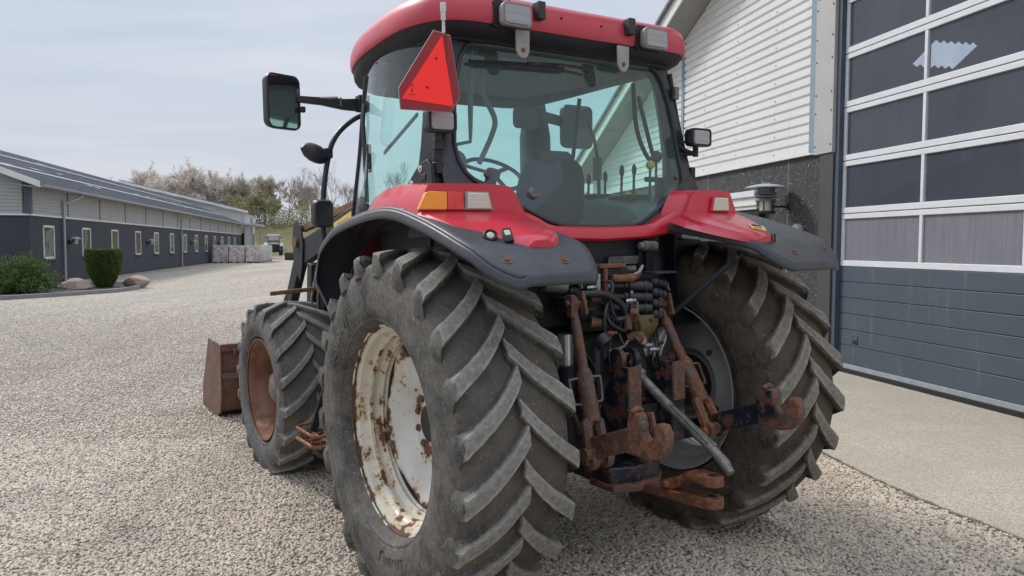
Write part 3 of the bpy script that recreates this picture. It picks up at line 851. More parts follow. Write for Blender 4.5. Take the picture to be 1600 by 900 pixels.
# right edge hinges of the rear window
for z, dx in ((2.58, .0), (2.10, .02)):
    MB().box((.775 + dx + (2.58 - z) * .12, .02 - (2.58 - z) * .12, z), (.035, .03, .075)).build('window_hinge', M['grease'] if z > 2.3 else M['plastic_d'], cab, bevel=.004)
MB().tube([(.765, .06, 2.70), (.80, .04, 2.45), (.84, .0, 2.18), (.865, -.03, 2.0)], .016, 8, smooth=3).build('window_gutter', M['plastic_d'], cab)
# rear wiper
MB().tube([(-.652, .030, 2.619), (-.40, .030, 2.636), (-.10, .032, 2.650)], .008, 6).bar((-.62, .035, 2.615), (-.05, .037, 2.640), .012, .022).build('wiper_blade', M['plastic_d'], rear_glass)
MB().tube([(-.30, .022, 2.645), (-.05, .020, 2.660), (.06, .020, 2.655), (.11, .03, 2.640)], .008, 6).build('wiper_arm', M['rust_black'], rear_glass)
MB().lathe([(0, .034), (.018, .030), (.024, .018), (.03, 0)], (-.369, -.108, 1.956), (0, -1, .4), 24).build('window_knob', M['grease'], rear_glass, smooth=40)
MB().lathe([(0, .022), (.015, .020), (.02, 0)], (-.625, -.085, 2.045), (0, -1, .3), 20).build('window_catch', M['rust'], rear_glass, smooth=40)
MB().lathe([(0, .016), (.015, .014), (.02, 0)], (.70, -.05, 2.07), (0, -1, .3), 16).build('window_catch', M['rust'], rear_glass, smooth=40)

# ---------------------------------------------------------------- warning triangle and mast
O6 = [(-.967, 2.676), (-.882, 2.663), (-.838, 2.390), (-.887, 2.318), (-1.139, 2.313), (-1.146, 2.404)]
I3 = [(-.926, 2.660), (-1.136, 2.358), (-1.0, 2.350), (-.874, 2.342)]
tri = MB().prism([(x, -.2, z) for x, z in O6], (0, .006, 0)).build('warning_triangle', M['sign_dark'], TR, smooth=0)
def ins(k): 
    cx, cz = -.985, 2.45
    return [(cx + (x - cx) * k, cz + (z - cz) * k) for x, z in O6]
o1 = O6; o2 = ins(1.022)
mb = MB(); a = [(x, -.198, z) for x, z in o2]; mb.prism(a, (0, .003, 0)); mb.build('sign_edge', M['lightgrey'], tri, smooth=0)
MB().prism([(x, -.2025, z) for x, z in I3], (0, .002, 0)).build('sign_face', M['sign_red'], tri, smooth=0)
for x, z in ((-.958, 2.552), (-1.008, 2.418)):
    MB().lathe([(0, .006), (.003, .005), (.003, 0)], (x, -.2026, z), (0, -1, 0), 10).build('sign_hole', M['ink'], tri, smooth=0)
me = text_mesh('E', .022, .0006)
mb = MB(); mb.add([(-1.083 + v.co.x, -.2031, 2.396 + v.co.y) for v in me.vertices], [tuple(p.vertices) for p in me.polygons])
mb.bar((-1.100, -.2031, 2.378), (-1.066, -.2031, 2.380), .001, .002).lathe([(0, .006), (.001, .006), (.001, .0045), (0, .0045)], (-1.083, -.2031, 2.42), (0, -1, 0), 12, True)
mb.build('approval_mark', M['ink'], tri, smooth=0)
MB().tube([(-.905, -.18, 2.66), (-.905, -.18, 2.70), (-.905, -.18, 2.74)], [.010, .008, .007], 10).tube([(-.905, -.18, 2.735), (-.905, -.18, 2.775)], .012, 12).tube([(-.905, -.18, 2.773), (-.905, -.18, 2.815)], .0145, 12).build('aerial_mount', M['silver'], tri, smooth=40)
MB().bar((-.92, -.18, 2.36), (-.87, .02, 2.36), .03, .03).bar((-.905, -.185, 2.68), (-.905, -.185, 2.36), .03, .01).build('sign_bracket', M['frame'], tri, bevel=.003)

# ---------------------------------------------------------------- mirrors, lamp rail
def mirror(cx, w, sx, y=1.2):
    mb = MB().loft([[(cx + a * k, y + dy, z0 + b * k) for a, b in rrect(0, 0, w, .322, .045, 6)] for dy, k, z0 in ((.055, .70, 2.545), (.04, .93, 2.545), (.0, 1.0, 2.545), (-.015, .985, 2.545), (-.016, .90, 2.545))], True, True)
    m = mb.build('mirror', M['plastic'], TR, smooth=40)
    k = MB(); k.add([(cx + a * .90, y - .0165, 2.545 + b * .92) for a, b in rrect(0, 0, w, .322, .04, 6)], [tuple(range(24))]); k.build('mirror_glass', M['mirror'] if sx < 0 else M['int_dark'], m, smooth=0, recalc=False)  # right glass painted plain dark in place of its dark reflection
    return m
m = mirror(0, .232, -1, 0); m.location = (-1.238, 1.2, 0); m.rotation_euler = (0, 0, radians(19))
mirror_unit = m; m = empty('mirror_mount', (0, 0, 0)); bpy.data.objects.remove(m); m = TR
MB().loft([[(x, 1.215 + d, z) for d, z in ((-.02, z0), (.02, z0), (.02, z1), (-.02, z1))] for x, z0, z1 in ((-1.14, 2.553, 2.590), (-1.0, 2.548, 2.592), (-.86, 2.530, 2.594), (-.76, 2.528, 2.604), (-.70, 2.54, 2.63))], True, True).build('mirror_arm', M['plastic'], TR, bevel=.004); m = bpy.data.objects['mirror_arm']
MB().tube([(-1.135, 1.21, 2.575), (-.90, 1.20, 2.596)], .010, 8).box((-.885, 1.19, 2.573), (.012, .01, .05)).build('arm_trim', M['steel'], m)
MB().box((-.735, 1.21, 2.575), (.07, .07, .10)).build('arm_clamp', M['plastic_d'], m, bevel=.006)
MB().box((-1.12, 1.2, 2.51), (.03, .03, .035)).build('mirror_knob', M['plastic_d'], m, bevel=.006)
m = mirror(.985, .28, 1, 1.25)
MB().bar((.66, 1.3, 2.62), (.90, 1.29, 2.58), .04, .07).build('mirror_arm', M['plastic'], m, bevel=.004)

rail = MB().tube([(-.70, 1.28, 2.52), (-.76, 1.29, 2.49), (-.84, 1.3, 2.425), (-.90, 1.3, 2.345), (-.932, 1.3, 2.25), (-.965, 1.3, 2.08), (-.980, 1.3, 1.90), (-.980, 1.3, 1.78), (-.968, 1.3, 1.68)], .0165, 10, smooth=5).build('lamp_rail', M['frame'], TR, smooth=60)
MB().box((-.940, 1.29, 2.268), (.05, .05, .06)).tube([(-.95, 1.28, 2.28), (-.985, 1.28, 2.27)], .012, 8).build('rail_clamp', M['plastic_d'], rail, bevel=.006)
R = Matrix.Rotation(radians(18), 3, 'Y')
mb = MB()
for k in range(9):
    pass
rows = []
for t, r in ((0, .010), (.02, .045), (.05, .064), (.085, .070), (.12, .066), (.14, .055), (.143, .0)):
    rows.append([V(-1.105, 1.30, 2.290) + V(t, 0, -t * .28) + V(.0, r * .8 * cos(2 * pi * k / 18), r * sin(2 * pi * k / 18) * .85) for k in range(18)])
MB().loft(rows, True, False).build('round_work_lamp', M['plastic'], rail, smooth=50)
rows = []
for y, w, h, r in ((1.33, .07, .09, .02), (1.31, .105, .15, .03), (1.27, .125, .17, .035), (1.235, .128, .172, .035), (1.215, .11, .15, .03), (1.222, .06, .08, .02)):
    rows.append([(-1.0 + a, y, 1.895 + b) for a, b in rrect(0, 0, w, h, r)])
MB().loft(rows, True, True).build('indicator_housing', M['plastic'], rail, smooth=45)

# ---------------------------------------------------------------- cab interior
st = MB().loft([[(x0 + a, y, z + b) for a, b in rrect(0, 0, w, .10, .04, 3)] for x0, y, z, w in ((.04, .40, 1.62, .46), (.04, .92, 1.60, .48))], True, True)
seat = st.build('seat', M['seat'], TR, smooth=50, bevel=.02)
rows = []
for z, w, d, y in ((1.64, .40, .10, .42), (1.75, .46, .12, .36), (1.92, .47, .13, .31), (2.06, .44, .12, .28), (2.14, .38, .10, .265), (2.175, .30, .06, .26)):
    rows.append([(.04 + a, y + b, z) for a, b in rrect(0, 0, w, d, d * .42, 4)])
MB().loft(rows, True, True).build('backrest', M['seat'], seat, smooth=50)
MB().loft([[(.04 + a, y + b, z) for a, b in rrect(0, 0, w, .06, .025, 4)] for z, w, y in ((2.15, .18, .27), (2.20, .27, .27), (2.225, .20, .27))], True, True).build('headrest', M['int_dark'], seat, smooth=50)
MB().box((.04, .62, 1.47), (.30, .36, .26)).build('seat_base', M['int_dark'], seat, bevel=.02)
for sx in (-1, 1):
    MB().bar((.04 + sx * .27, .36, 1.86), (.04 + sx * .27, .74, 1.84), .06, .06).build('armrest', M['seat'], seat, bevel=.015)
wheel = MB()
cw = V(.07, .98, 2.15); ax = V(0, -.55, .83).normalized(); ex = V(1, 0, 0); ey = ax.cross(ex)
ringp = [cw + (ex * cos(2 * pi * k / 32) + ey * sin(2 * pi * k / 32)) * .20 for k in range(33)]
wheel.tube(ringp, .014, 8, cap=False)
for a in (.5, 2.6, 4.7):
    wheel.bar(cw, cw + (ex * cos(a) + ey * sin(a)) * .195, .03, .012, ax)
wheel.cyl(cw - ax * .02, cw + ax * .02, .05).cyl(cw, cw - ax * .45, .04)
wheel.build('steering_wheel', M['int_dark'], TR, smooth=50)
MB().loft([[(.07 + a, 1.17 + b, z) for a, b in rrect(0, 0, w, .20, .05, 4)] for z, w in ((1.3, .30), (1.80, .34), (1.98, .40), (2.06, .30))], True, True).build('dash_console', M['int_dark'], TR, smooth=45)
con = MB().loft([[(x, y, z) for x, z in ((.42, 1.3), (.80, 1.3), (.80, zt + .03), (.66, zt + .02), (.46, zt - .02))] for y, zt in ((-.02, 1.86), (.10, 1.93), (.35, 1.97), (.60, 1.98), (.95, 1.94), (1.1, 1.85))], True, True).build('side_console', M['int_grey'], TR, smooth=30, bevel=.02)
MB().box((.58, .22, 1.968), (.16, .22, .02)).box((.56, .55, 1.99), (.14, .2, .02)).build('console_panel', M['int_dark'], con, bevel=.006)
for x, y, h, m_, r in ((.50, .52, .14, 'int_dark', .016), (.52, .38, .15, 'int_dark', .015), (.56, .27, .18, 'int_dark', .016), (.58, .18, .18, 'int_dark', .015), (.60, .06, .20, 'yellow_knob', .028), (.545, .20, .03, 'yellow_knob', .022), (.64, .05, .25, 'int_dark', .036)):
    z0 = 1.95
    lv = MB().tube([(x, y, z0 - .02), (x + .005, y, z0 + h * .9)], .008, 6).build('control_lever', M['int_dark'], con)
    MB().sphere((x + .006, y, z0 + h), (r, r, r * (1.0 if r > .02 else 2.4)), 12, 8).build('lever_knob', M[m_], lv)
MB().tube([(.70, .10, 1.95), (.72, .12, 2.05)], .014, 6).box((.70, .12, 2.07), (.16, .02, .03)).box((.72, .1, 2.0), (.05, .04, .14)).build('console_bracket', M['int_dark'], con, bevel=.005)
for sx in (-1, 1):
    MB().loft([[(sx * .865, y, 1.2), (sx * .85, y, 1.2), (sx * .835, y, zt), (sx * .85, y, zt)] for y, zt in ((.10, 1.93), (.5, 1.93), (.80, 1.84), (1.25, 1.70))], True, True).build('side_trim', M['int_dark'], cab)
# exhaust stack in front of the right pillar, inner mirror, sun blind
MB().tube([(.86, 1.62, 1.2), (.86, 1.62, 2.0), (.86, 1.62, 2.5), (.86, 1.62, 2.9)], [.12, .12, .12, .06], 20).build('exhaust_stack', M['plastic_d'], TR, smooth=50)
MB().loft([[(.44 + a, y, 2.555 + b) for a, b in rrect(0, 0, .21 * k, .14 * k, .03, 4)] for y, k in ((1.15, .9), (1.13, 1.0), (1.12, .95))], True, True).tube([(.44, 1.15, 2.6), (.44, 1.22, 2.72)], .01, 6).build('inner_mirror', M['int_grey'], TR, smooth=40)
MB().tube([(-.575, .13, 2.70), (-.576, .15, 2.47), (-.58, .15, 2.26)], [.016, .016, .010], 8).tube([(-.58, .15, 2.27), (-.582, .15, 2.235), (-.67, .13, 2.215)], .010, 6).build('gas_strut', M['int_grey'], cab, smooth=50)
MB().tube([(-.475, .2, 2.72), (-.475, .2, 2.52), (-.40, .2, 2.38), (-.415, .2, 2.29), (-.50, .2, 2.13)], .015, 8, smooth=5).build('grab_rail', M['int_grey'], cab, smooth=50)
MB().tube([(.69, .3, 2.68), (.70, .3, 2.50), (.73, .3, 2.36), (.79, .3, 2.25), (.86, .3, 2.18)], .014, 8, smooth=5).build('grab_rail', M['int_dark'], cab, smooth=50)
MB().tube([(.64, .2, 2.58), (.70, .2, 2.40), (.755, .2, 2.24)], .013, 8).build('gas_strut', M['int_dark'], cab, smooth=50)
MB().loft([[(-.62 + a, y, 2.06 + b) for a, b in rrect(0, 0, .22, .30, .06, 4)] for y in (.30, .36)], True, True).build('side_seat_back', M['int_grey'], TR, bevel=.02)
MB().bar((-.70, .98, 2.25), (-.70, .52, 2.42), .008, .02).build('sun_blind_rod', M['int_grey'], cab)
# transmission tunnel / engine hood ahead (dark mass beyond the cab)
rows = []
for y, w, z0, z1 in ((1.5, .36, .7, 1.70), (2.2, .35, .7, 1.68), (3.0, .32, .75, 1.58), (3.35, .28, .8, 1.45)):
    rows.append([(-w, y, z0), (-w, y, z1 - .1), (-w + .1, y, z1), (w - .1, y, z1), (w, y, z1 - .1), (w, y, z0)])
MB().loft(rows, True, True).build('bonnet', M['red_dark'], TR, smooth=30, bevel=.01)
# ---------------------------------------------------------------- rear linkage and hydraulics
rnd = random.Random(5)
trans = MB()
trans.loft([[(-w, y, z0), (w, y, z0), (w, y, z1), (-w, y, z1)] for y, w, z0, z1 in ((-.36, .20, .62, 1.02), (-.22, .26, .50, 1.22), (0, .32, .46, 1.30), (.6, .32, .5, 1.25), (1.6, .28, .55, 1.1), (2.4, .24, .5, 1.0))], True, True)
tb = trans.build('transmission', M['castiron'], TR, bevel=.02)
# ribs and bolts on the casing
for x in (-.17, -.06, .08, .18):
    MB().box((x, -.37, .82), (.012, .03, .40)).build('casing_rib', M['castiron'], tb, bevel=.004)
for i in range(14):
    a = 2 * pi * i / 14
    MB().lathe([(0, .012), (.010, .011), (.011, 0)], (.17 * cos(a), -.363, .80 + .15 * sin(a)), (0, -1, 0), 6).build('casing_bolt', M['rust'], tb, smooth=0)
MB().lathe([(0, .09), (.03, .088), (.035, .05), (.12, .045), (.13, .0)], (.03, -.37, .72), (0, -1, 0), 24).build('power_take_off', M['castiron'], tb, smooth=40)
MB().prism([(x, -.50 + abs(x - .04) * .3, z) for x, z in ((-.10, .86), (.18, .86), (.20, .80), (.15, .74), (-.07, .74), (-.12, .80))], (0, .008, 0)).build('take_off_guard', M['castiron'], tb, bevel=.003)
# shield behind, with data plate
sh = MB().box((0, -.165, 1.50), (.9, .03, .46)).box((.36, -.185, 1.50), (.06, .03, .44)).box((.28, -.19, 1.50), (.012, .03, .40)).build('rear_shield', M['navy'], TR, bevel=.004)
pl_ = MB().prism([(x, -.21, z) for x, z in ((.045, 1.578), (.258, 1.580), (.264, 1.622), (.052, 1.620))], (0, .006, 0)).build('data_plate', M['grease'], sh)
ln = MB()
for k in range(5):
    x = .07
    while x < .235:
        w = rnd.uniform(.006, .03)
        ln.box((x + w / 2, -.2105, 1.588 + k * .0065), (w, .0008, .002)); x += w + rnd.uniform(.004, .012)
ln.build('plate_print', M['ink'], pl_, smooth=0)
MB().box((.21, -.205, 1.545), (.07, .01, .045)).build('label_plate', M['steel'], sh)
MB().cyl((.27, -.24, 1.675), (.36, -.24, 1.672), .028).cyl((.24, -.24, 1.675), (.27, -.24, 1.675), .020).build('shield_pin', M['grease'], sh, bevel=.004)
# remote valve block
vb = MB().box((.05, -.235, 1.385), (.52, .10, .29)).box((-.02, -.25, 1.555), (.24, .12, .02)).box((.03, -.30, 1.535), (.26, .02, .03)).build('valve_block', M['castiron'], TR, bevel=.005)
MB().box((-.02, -.27, 1.577), (.17, .12, .02)).build('valve_top_plate', M['rust_orange'], vb, bevel=.003)
MB().tube([(-.04, -.34, 1.515), (.06, -.35, 1.513), (.13, -.34, 1.52), (.19, -.30, 1.555)], [.020, .022, .018, .008], 10, smooth=4).build('orange_lever', M['rust_orange'], vb)
MB().tube([(.09, -.352, 1.525), (.15, -.34, 1.54), (.20, -.31, 1.57)], .008, 8).build('white_tag', M['lightgrey'], vb)
MB().box((-.075, -.33, 1.475), (.018, .02, .18)).build('valve_strip', M['rust_orange'], vb)
MB().box((-.125, -.33, 1.49), (.022, .015, .10)).build('tag_plate', M['lightgrey'], vb)
for r in range(4):
    z = 1.475 - r * .058
    for c in range(2):
        x0, y0 = -.045 + r * .004, -.30
        if c == 0:
            k = MB().tube([(-.05, y0, z), (.07, y0 - .03, z - .004)], .017, 12).cyl((-.02, y0 - .012, z), (-.0, y0 - .016, z), .021).cyl((.05, y0 - .025, z), (.07, y0 - .03, z), .022)
            k.build('coupler', M['castiron'], vb, smooth=40)
            MB().cyl((-.052, y0 - .0, z), (-.03, y0 - .008, z), .020).build('coupler_ring', M['rust_orange'] if r in (1,) else M['grease'], vb, smooth=40)
        else:
            k = MB().tube([(.08, y0 - .03, z - .004), (.20, y0 - .07, z - .012)], [.024, .027], 12).cyl((.16, y0 - .055, z - .01), (.18, y0 - .062, z - .011), .031)
            k.build('dust_cap', M['plastic'], vb, smooth=40)
            for q in range(3):
                MB().sphere((.225 + q * .042, y0 - .075 + q * .012, z + .014 - q * .008), (.026, .03, .027), 10, 8).build('cap_knob', M['plastic'], vb, smooth=50)
    k = MB().tube([(-.13, -.28, z + .01), (-.26, -.29, z + .050 - r * .008)], .022, 10).cyl((-.15, -.282, z + .015), (-.165, -.283, z + .02), .027).cyl((-.21, -.286, z + .032), (-.225, -.287, z + .037), .028)
    k.build('coupler', M['plastic'] if r % 2 else M['castiron'], vb, smooth=40)
    MB().cyl((-.268, -.290, z + .052 - r * .008), (-.256, -.289, z + .049 - r * .008), .012).build('coupler_tip', M['steel'], vb, smooth=40)
    MB().tube([(-.10, -.30, z + .028), (-.06, -.36, z + .02), (-.085, -.39, z - .03), (-.12, -.37, z - .09)], .0085, 8, smooth=4).build('valve_pipe', M['hose'], vb, smooth=50)
    MB().lathe([(0, .011), (.008, .010), (.009, 0)], (.085, -.345, z + .02), (0, -1, 0), 6).build('valve_bolt', M['steel'] if r % 2 else M['rust_orange'], vb, smooth=0)
MB().box((.27, -.37, 1.535), (.16, .10, .012)).build('cap_plate', M['plastic'], vb, bevel=.003)
MB().loft([[(.165 + a * k, -.345 + b * k, z) for a, b in rrect(0, 0, .19, .09, .03, 4)] for z, k in ((1.315, 1.0), (1.26, .95), (1.225, .75), (1.20, .45))], True, True).build('oil_cup', M['amberfluid'], vb, smooth=45)
MB().tube([(.09, -.385, 1.39), (.085, -.39, 1.33), (.10, -.39, 1.31)], .009, 8).build('cup_clip', M['grease'], vb)
# hoses
for pts_, r_ in (([(-.24, -.36, 1.445), (-.14, -.40, 1.44), (-.05, -.42, 1.39), (-.02, -.43, 1.33)], .018), ([(-.10, -.36, 1.37), (-.11, -.40, 1.30), (-.06, -.42, 1.26), (-.02, -.42, 1.25)], .013), ([(-.16, -.24, 1.60), (-.20, -.32, 1.56), (-.22, -.33, 1.50), (-.17, -.30, 1.42)], .012), ([(.06, -.36, 1.26), (.07, -.40, 1.16), (.075, -.40, 1.08)], .007), ([(.29, -.30, 1.24), (.28, -.34, 1.12), (.25, -.34, 1.0)], .011),
                 ([(-.06, -.36, 1.45), (-.15, -.42, 1.36), (-.16, -.42, 1.27), (-.10, -.40, 1.19)], .010), ([(.02, -.34, 1.29), (-.06, -.42, 1.23), (-.03, -.44, 1.15), (.06, -.42, 1.10)], .009), ([(.24, -.36, 1.21), (.20, -.42, 1.13), (.22, -.42, 1.02), (.20, -.40, .92)], .009), ([(-.20, -.30, 1.15), (-.18, -.38, 1.05), (-.24, -.36, .95)], .010)):
    MB().tube(pts_, r_, 10, smooth=6).build('hydraulic_hose', M['hose'], TR, smooth=60)
el = MB()
el.tube([(-.02, -.43, 1.33), (-.015, -.435, 1.26)], .022, 10).cyl((-.01, -.45, 1.35), (.01, -.48, 1.34), .020).sphere((.02, -.45, 1.345), .018).tube([(-.20, -.36, 1.30), (-.13, -.39, 1.285)], [.03, .022], 10)
el.build('rusty_elbow', M['rust'], TR, smooth=40)
fl = MB(); fl.tube([(-.165, -.39, 1.225), (-.15, -.42, 1.19)], [.045, .045], 14).tube([(-.155, -.35, 1.19), (-.155, -.35, 1.0)], .035, 12)
fl.build('filler_cap', M['plastic'], TR, smooth=40)
MB().lathe([(0, .032), (.010, .030), (.012, 0)], (-.10, -.42, 1.06), (.1, -.9, .5), 20).build('filter_cap', M['plastic'], TR, smooth=30)
yk = MB(); 
for k in range(10):
    a = 2 * pi * k / 10
    c = V(-.10, -.433, 1.067); e1_ = V(1, 0, .0); e2_ = V(0, .5, .87)
    yk.box(c + (e1_ * cos(a) + e2_ * sin(a)) * .020, (.006, .004, .006))
yk.build('yellow_symbol', M['yellow'], TR, smooth=0)
MB().tube([(.01, -.40, 1.205), (.06, -.43, 1.225), (.08, -.44, 1.20)], .022, 10, smooth=3).cyl((.045, -.43, 1.20), (.06, -.44, 1.215), .03).build('brass_elbow', M['rust_orange'], TR, smooth=40)
MB().tube([(-.13, -.42, 1.155), (-.06, -.44, 1.17), (-.02, -.44, 1.20)], .007, 8, smooth=4).build('bent_rod', M['grease'], TR, smooth=40)
for i_, (x_, y_, z_) in enumerate([(-.19, -.33, 1.47), (-.17, -.34, 1.41), (-.20, -.33, 1.36), (-.02, -.43, 1.40), (.01, -.42, 1.30), (-.08, -.42, 1.31), (.10, -.42, 1.16), (-.05, -.43, 1.13), (.03, -.42, 1.06), (.17, -.40, 1.13), (-.12, -.40, 1.24), (.22, -.38, 1.16)]):
    MB().cyl((x_, y_, z_), (x_ + .022, y_ - .022, z_ + .004), .013, 6).cyl((x_ + .018, y_ - .018, z_ + .003), (x_ + .034, y_ - .034, z_ + .006), .009, 10).build('pipe_fitting', [M['steel'], M['rust_orange'], M['plastic']][i_ % 3], TR, smooth=20)
for pts_ in ([(-.19, -.34, 1.47), (-.12, -.40, 1.43), (-.10, -.42, 1.34), (-.07, -.43, 1.31)], [(.02, -.43, 1.31), (.06, -.44, 1.27), (.05, -.43, 1.19), (.10, -.43, 1.16)], [(-.11, -.41, 1.24), (-.13, -.42, 1.12), (-.09, -.42, 1.02)], [(.18, -.41, 1.13), (.17, -.42, 1.05), (.24, -.40, .98), (.27, -.36, .90)], [(-.04, -.44, 1.13), (0, -.45, 1.09), (.04, -.44, 1.06)]):
    MB().tube(pts_, .0075, 8, smooth=5).build('steel_pipe', M['hose'], TR, smooth=60)
# lift cylinders
for sx in (-1, 1):
    k = MB().cyl((sx * .262, -.235, 1.235), (sx * .262, -.235, 1.06), .040, 20).build('lift_cylinder', M['silver'], TR, smooth=40)
    MB().cyl((sx * .262, -.235, 1.075), (sx * .262, -.235, .62), .060, 20).build('cylinder_body', M['navy'], k, smooth=40, bevel=.004)
# lift arms (dark, overhead)
for sx in (-1, 1):
    MB().bar((sx * .28, .05, 1.36), (sx * .30, -.34, 1.40), .06, .10, h2=.07).build('lift_arm', M['rust_black'], TR, bevel=.01)
MB().cyl((-.34, .02, 1.34), (.34, .02, 1.34), .05, 16).build('rock_shaft', M['castiron'], TR, smooth=40)
# lift rods
def lift_rod(sx, T, B, m1, m2):
    T, B = V(T), V(B); d = B - T
    P = lambda t: T + d * t
    ln_ = MB().tube([P(0), P(.14)], .022, 10).tube([P(.10), P(.42)], .026, 12).tube([P(.42), P(.46), P(.70), P(.72)], [.030, .041, .043, .040], 14)
    rod = ln_.build('lift_rod', m1, TR, smooth=35)
    # top clevis
    k = MB().sphere(T + V(0, 0, .01), (.04, .035, .05), 12, 8).bar(T + V(.035, -.02, .075), T + V(.045, -.04, -.04), .018, .045, (0, -1, .2)).bar(T + V(-.03, -.02, .06), T + V(-.03, -.02, -.05), .02, .045, (0, -1, .2)).cyl(T + V(-.06, -.02, .02), T + V(.07, -.02, .02), .014)
    k.build('rod_clevis', m2, rod, smooth=30, bevel=.003)
    # lower fork
    fk = MB()
    for s in (-1, 1):
        fk.tube([P(.72) + V(0, 0, .0), P(.77) + V(s * .038, 0, 0), P(.86) + V(s * .042, 0, 0), P(1.0) + V(s * .042, 0, -.01)], [.03, .030, .026, .030], 8)
        fk.cyl(P(.985) + V(s * .025, 0, 0), P(.985) + V(s * .062, 0, 0), .042, 16)
    fk.tube([P(.70), P(.76)], .044, 14)
    fk.cyl(P(.985) + V(-.085, 0, 0), P(.985) + V(.085, 0, 0), .018, 10)
    fk.build('rod_fork', m2, rod, smooth=35)
    # wire handles
    hd = MB(); ex = V(1, 0, 0)
    for s in (-1, 1):
        hd.tube([P(.475) + ex * s * .03, P(.478) + ex * s * .085, P(.49) + ex * s * .095, P(.62) + ex * s * .085, P(.635) + ex * s * .075, P(.64) + ex * s * .03], .0065, 6, smooth=3)
    hd.build('wire_handle', M['grease'] if sx < 0 else M['rust'], rod, smooth=60)
    # spring clip
    MB().tube([T + V(.02, -.03, .10), T + V(.025, -.035, .13), T + V(.03, -.04, .09)], .006, 6).build('spring_clip', M['grease'], rod)
lift_rod(-1, (-.300, -.345, 1.385), (-.395, -.655, .690), M['rust'], M['rust'])
lift_rod(1, (.300, -.335, 1.345), (.385, -.650, .715), M['rust'], M['rust_orange'])
# lower links with hooks
def lower_link(sx, mat, hook_mat):
    x = sx * .425
    y0 = -.05
    lk = MB().bar((sx * .30, .02, .52), (sx * .40, -.50, .70), .045, .09).bar((sx * .40, -.49, .697), (sx * .43, -.955, .872), .040, .100)
    l = lk.build('lower_link', mat, TR, bevel=.006)
    # hook end: claw profile in the y-z plane
    prof = [(-.905, .795), (-.91, .945), (-.925, .980), (-.975, .985), (-.995, .965), (-.998, .930), (-1.003, .905), (-1.020, .886), (-1.042, .880), (-1.062, .888), (-1.074, .910), (-1.076, .940), (-1.086, .962),
            (-1.125, .962), (-1.146, .930), (-1.150, .890), (-1.136, .845), (-1.10, .812), (-1.04, .795)]
    hk = MB().prism([(x - .024, y, z) for y, z in prof], (.048, 0, 0)).build('link_hook', hook_mat, l, bevel=.008, seg=2)
    MB().bar((x - sx * .04, -.92, .90), (x - sx * .04, -1.02, .93), .016, .12).build('hook_plate', M['rust_black'] if sx > 0 else M['rust'], l, bevel=.004)
    MB().tube([(x - .01, -.985, .940), (x - .01, -1.012, .935)], [.016, .02], 8).build('hook_latch', M['grease'] if sx < 0 else M['rust_orange'], l)
    MB().tube([(x - .03, -.945, .985), (x, -.955, 1.0), (x + .03, -.945, .985)], .012, 8).build('release_ring', M['rust_orange'], l)
    MB().cyl((x - .06, -.655, .735), (x + .06, -.655, .735), .03, 14).build('link_pin', M['rust'], l, smooth=40)
lower_link(-1, M['rust'], M['rust'])
lower_link(1, M['rust_black'], M['rust'])
# top link bracket, upright guide plates
for x0 in (-.135, .165):
    k = MB().prism([(x0 + .0, y, z) for y, z in ((-.38, .66), (-.56, .68), (-.565, 1.09), (-.50, 1.09), (-.42, 1.0), (-.36, .90))], (.022, 0, 0))
    k.box((x0 + .045, -.560, .885), (.085, .012, .41))
    k.build('stabiliser_plate', M['rust_black'], TR, bevel=.003)
    MB().box((x0 + .045, -.568, .99), (.082, .006, .20)).build('plate_facing', M['rust'], TR, bevel=.002)
for x0 in (-.11, -.02):
    MB().lathe([(0, .028), (0, .055), (.03, .055), (.03, .028)], (x0 - .015, -.46, 1.115), (1, 0, 0), 18, True).bar((x0, -.46, 1.12), (x0, -.38, 1.06), .03, .08).build('top_link_ear', M['rust_black'], TR, smooth=35)
tl = MB().tube([(-.01, -.46, 1.10), (0.0, -.52, 1.01)], [.030, .026], 10).tube([(0, -.50, 1.03), (.02, -.70, .895)], .024, 12).cyl((0, -.495, 1.035), (.003, -.51, 1.022), .038)
tlo = tl.build('top_link', M['grease'], TR, smooth=35)
MB().tube([(.02, -.70, .895), (.045, -.93, .745)], .021, 12).bar((.012, -.70, .915), (.036, -.93, .765), .016, .010).tube([(.038, -.71, .895), (.075, -.94, .752)], .007, 6).build('top_link_tube', M['grease'], tlo, smooth=40)
MB().tube([(.045, -.93, .745), (.05, -1.0, .70), (.045, -1.05, .655)], [.024, .026, .022], 12, smooth=3).build('top_link_grip', M['grease'], tlo, smooth=40)
MB().tube([(.05, -.88, .775), (.06, -.94, .74)], .009, 8).sphere((.075, -.945, .735), .014).build('top_link_catch', M['castiron'], tlo, smooth=40)
# drawbar frame, jaw
fr = MB().prism([(x, y, .485) for x, y in ((-.20, -.2), (.22, -.2), (.22, -.40), (.12, -.52), (-.06, -.55), (-.20, -.50))], (0, 0, .10)).build('drawbar_frame', M['rust_black'], TR, bevel=.01)
MB().prism([(x, y, .470) for x, y in ((-.21, -.35), (.20, -.35), (.18, -.47), (.08, -.56), (-.08, -.59), (-.21, -.54))], (0, 0, .035)).build('frame_edge', M['rust'], fr, bevel=.006)
db = MB().bar((0, -.30, .455), (0, -.84, .50), .085, .045).bar((0, -.83, .499), (.0, -.99, .515), .10, .052).cyl((0, -.985, .490), (0, -.985, .540), .050, 20).build('drawbar', M['rust_orange'], TR, bevel=.006)
MB().loft([[(a + .0, y, z + b) for a, b in rrect(0, 0, w, h, .012, 3)] for y, z, w, h in ((-.72, .53, .07, .06), (-.80, .565, .075, .055), (-.85, .605, .085, .045), (-.90, .615, .10, .042), (-.985, .615, .10, .042))], True, True).cyl((0, -.985, .594), (0, -.985, .637), .050, 20).build('drawbar_clevis', M['rust_orange'], db, smooth=35)
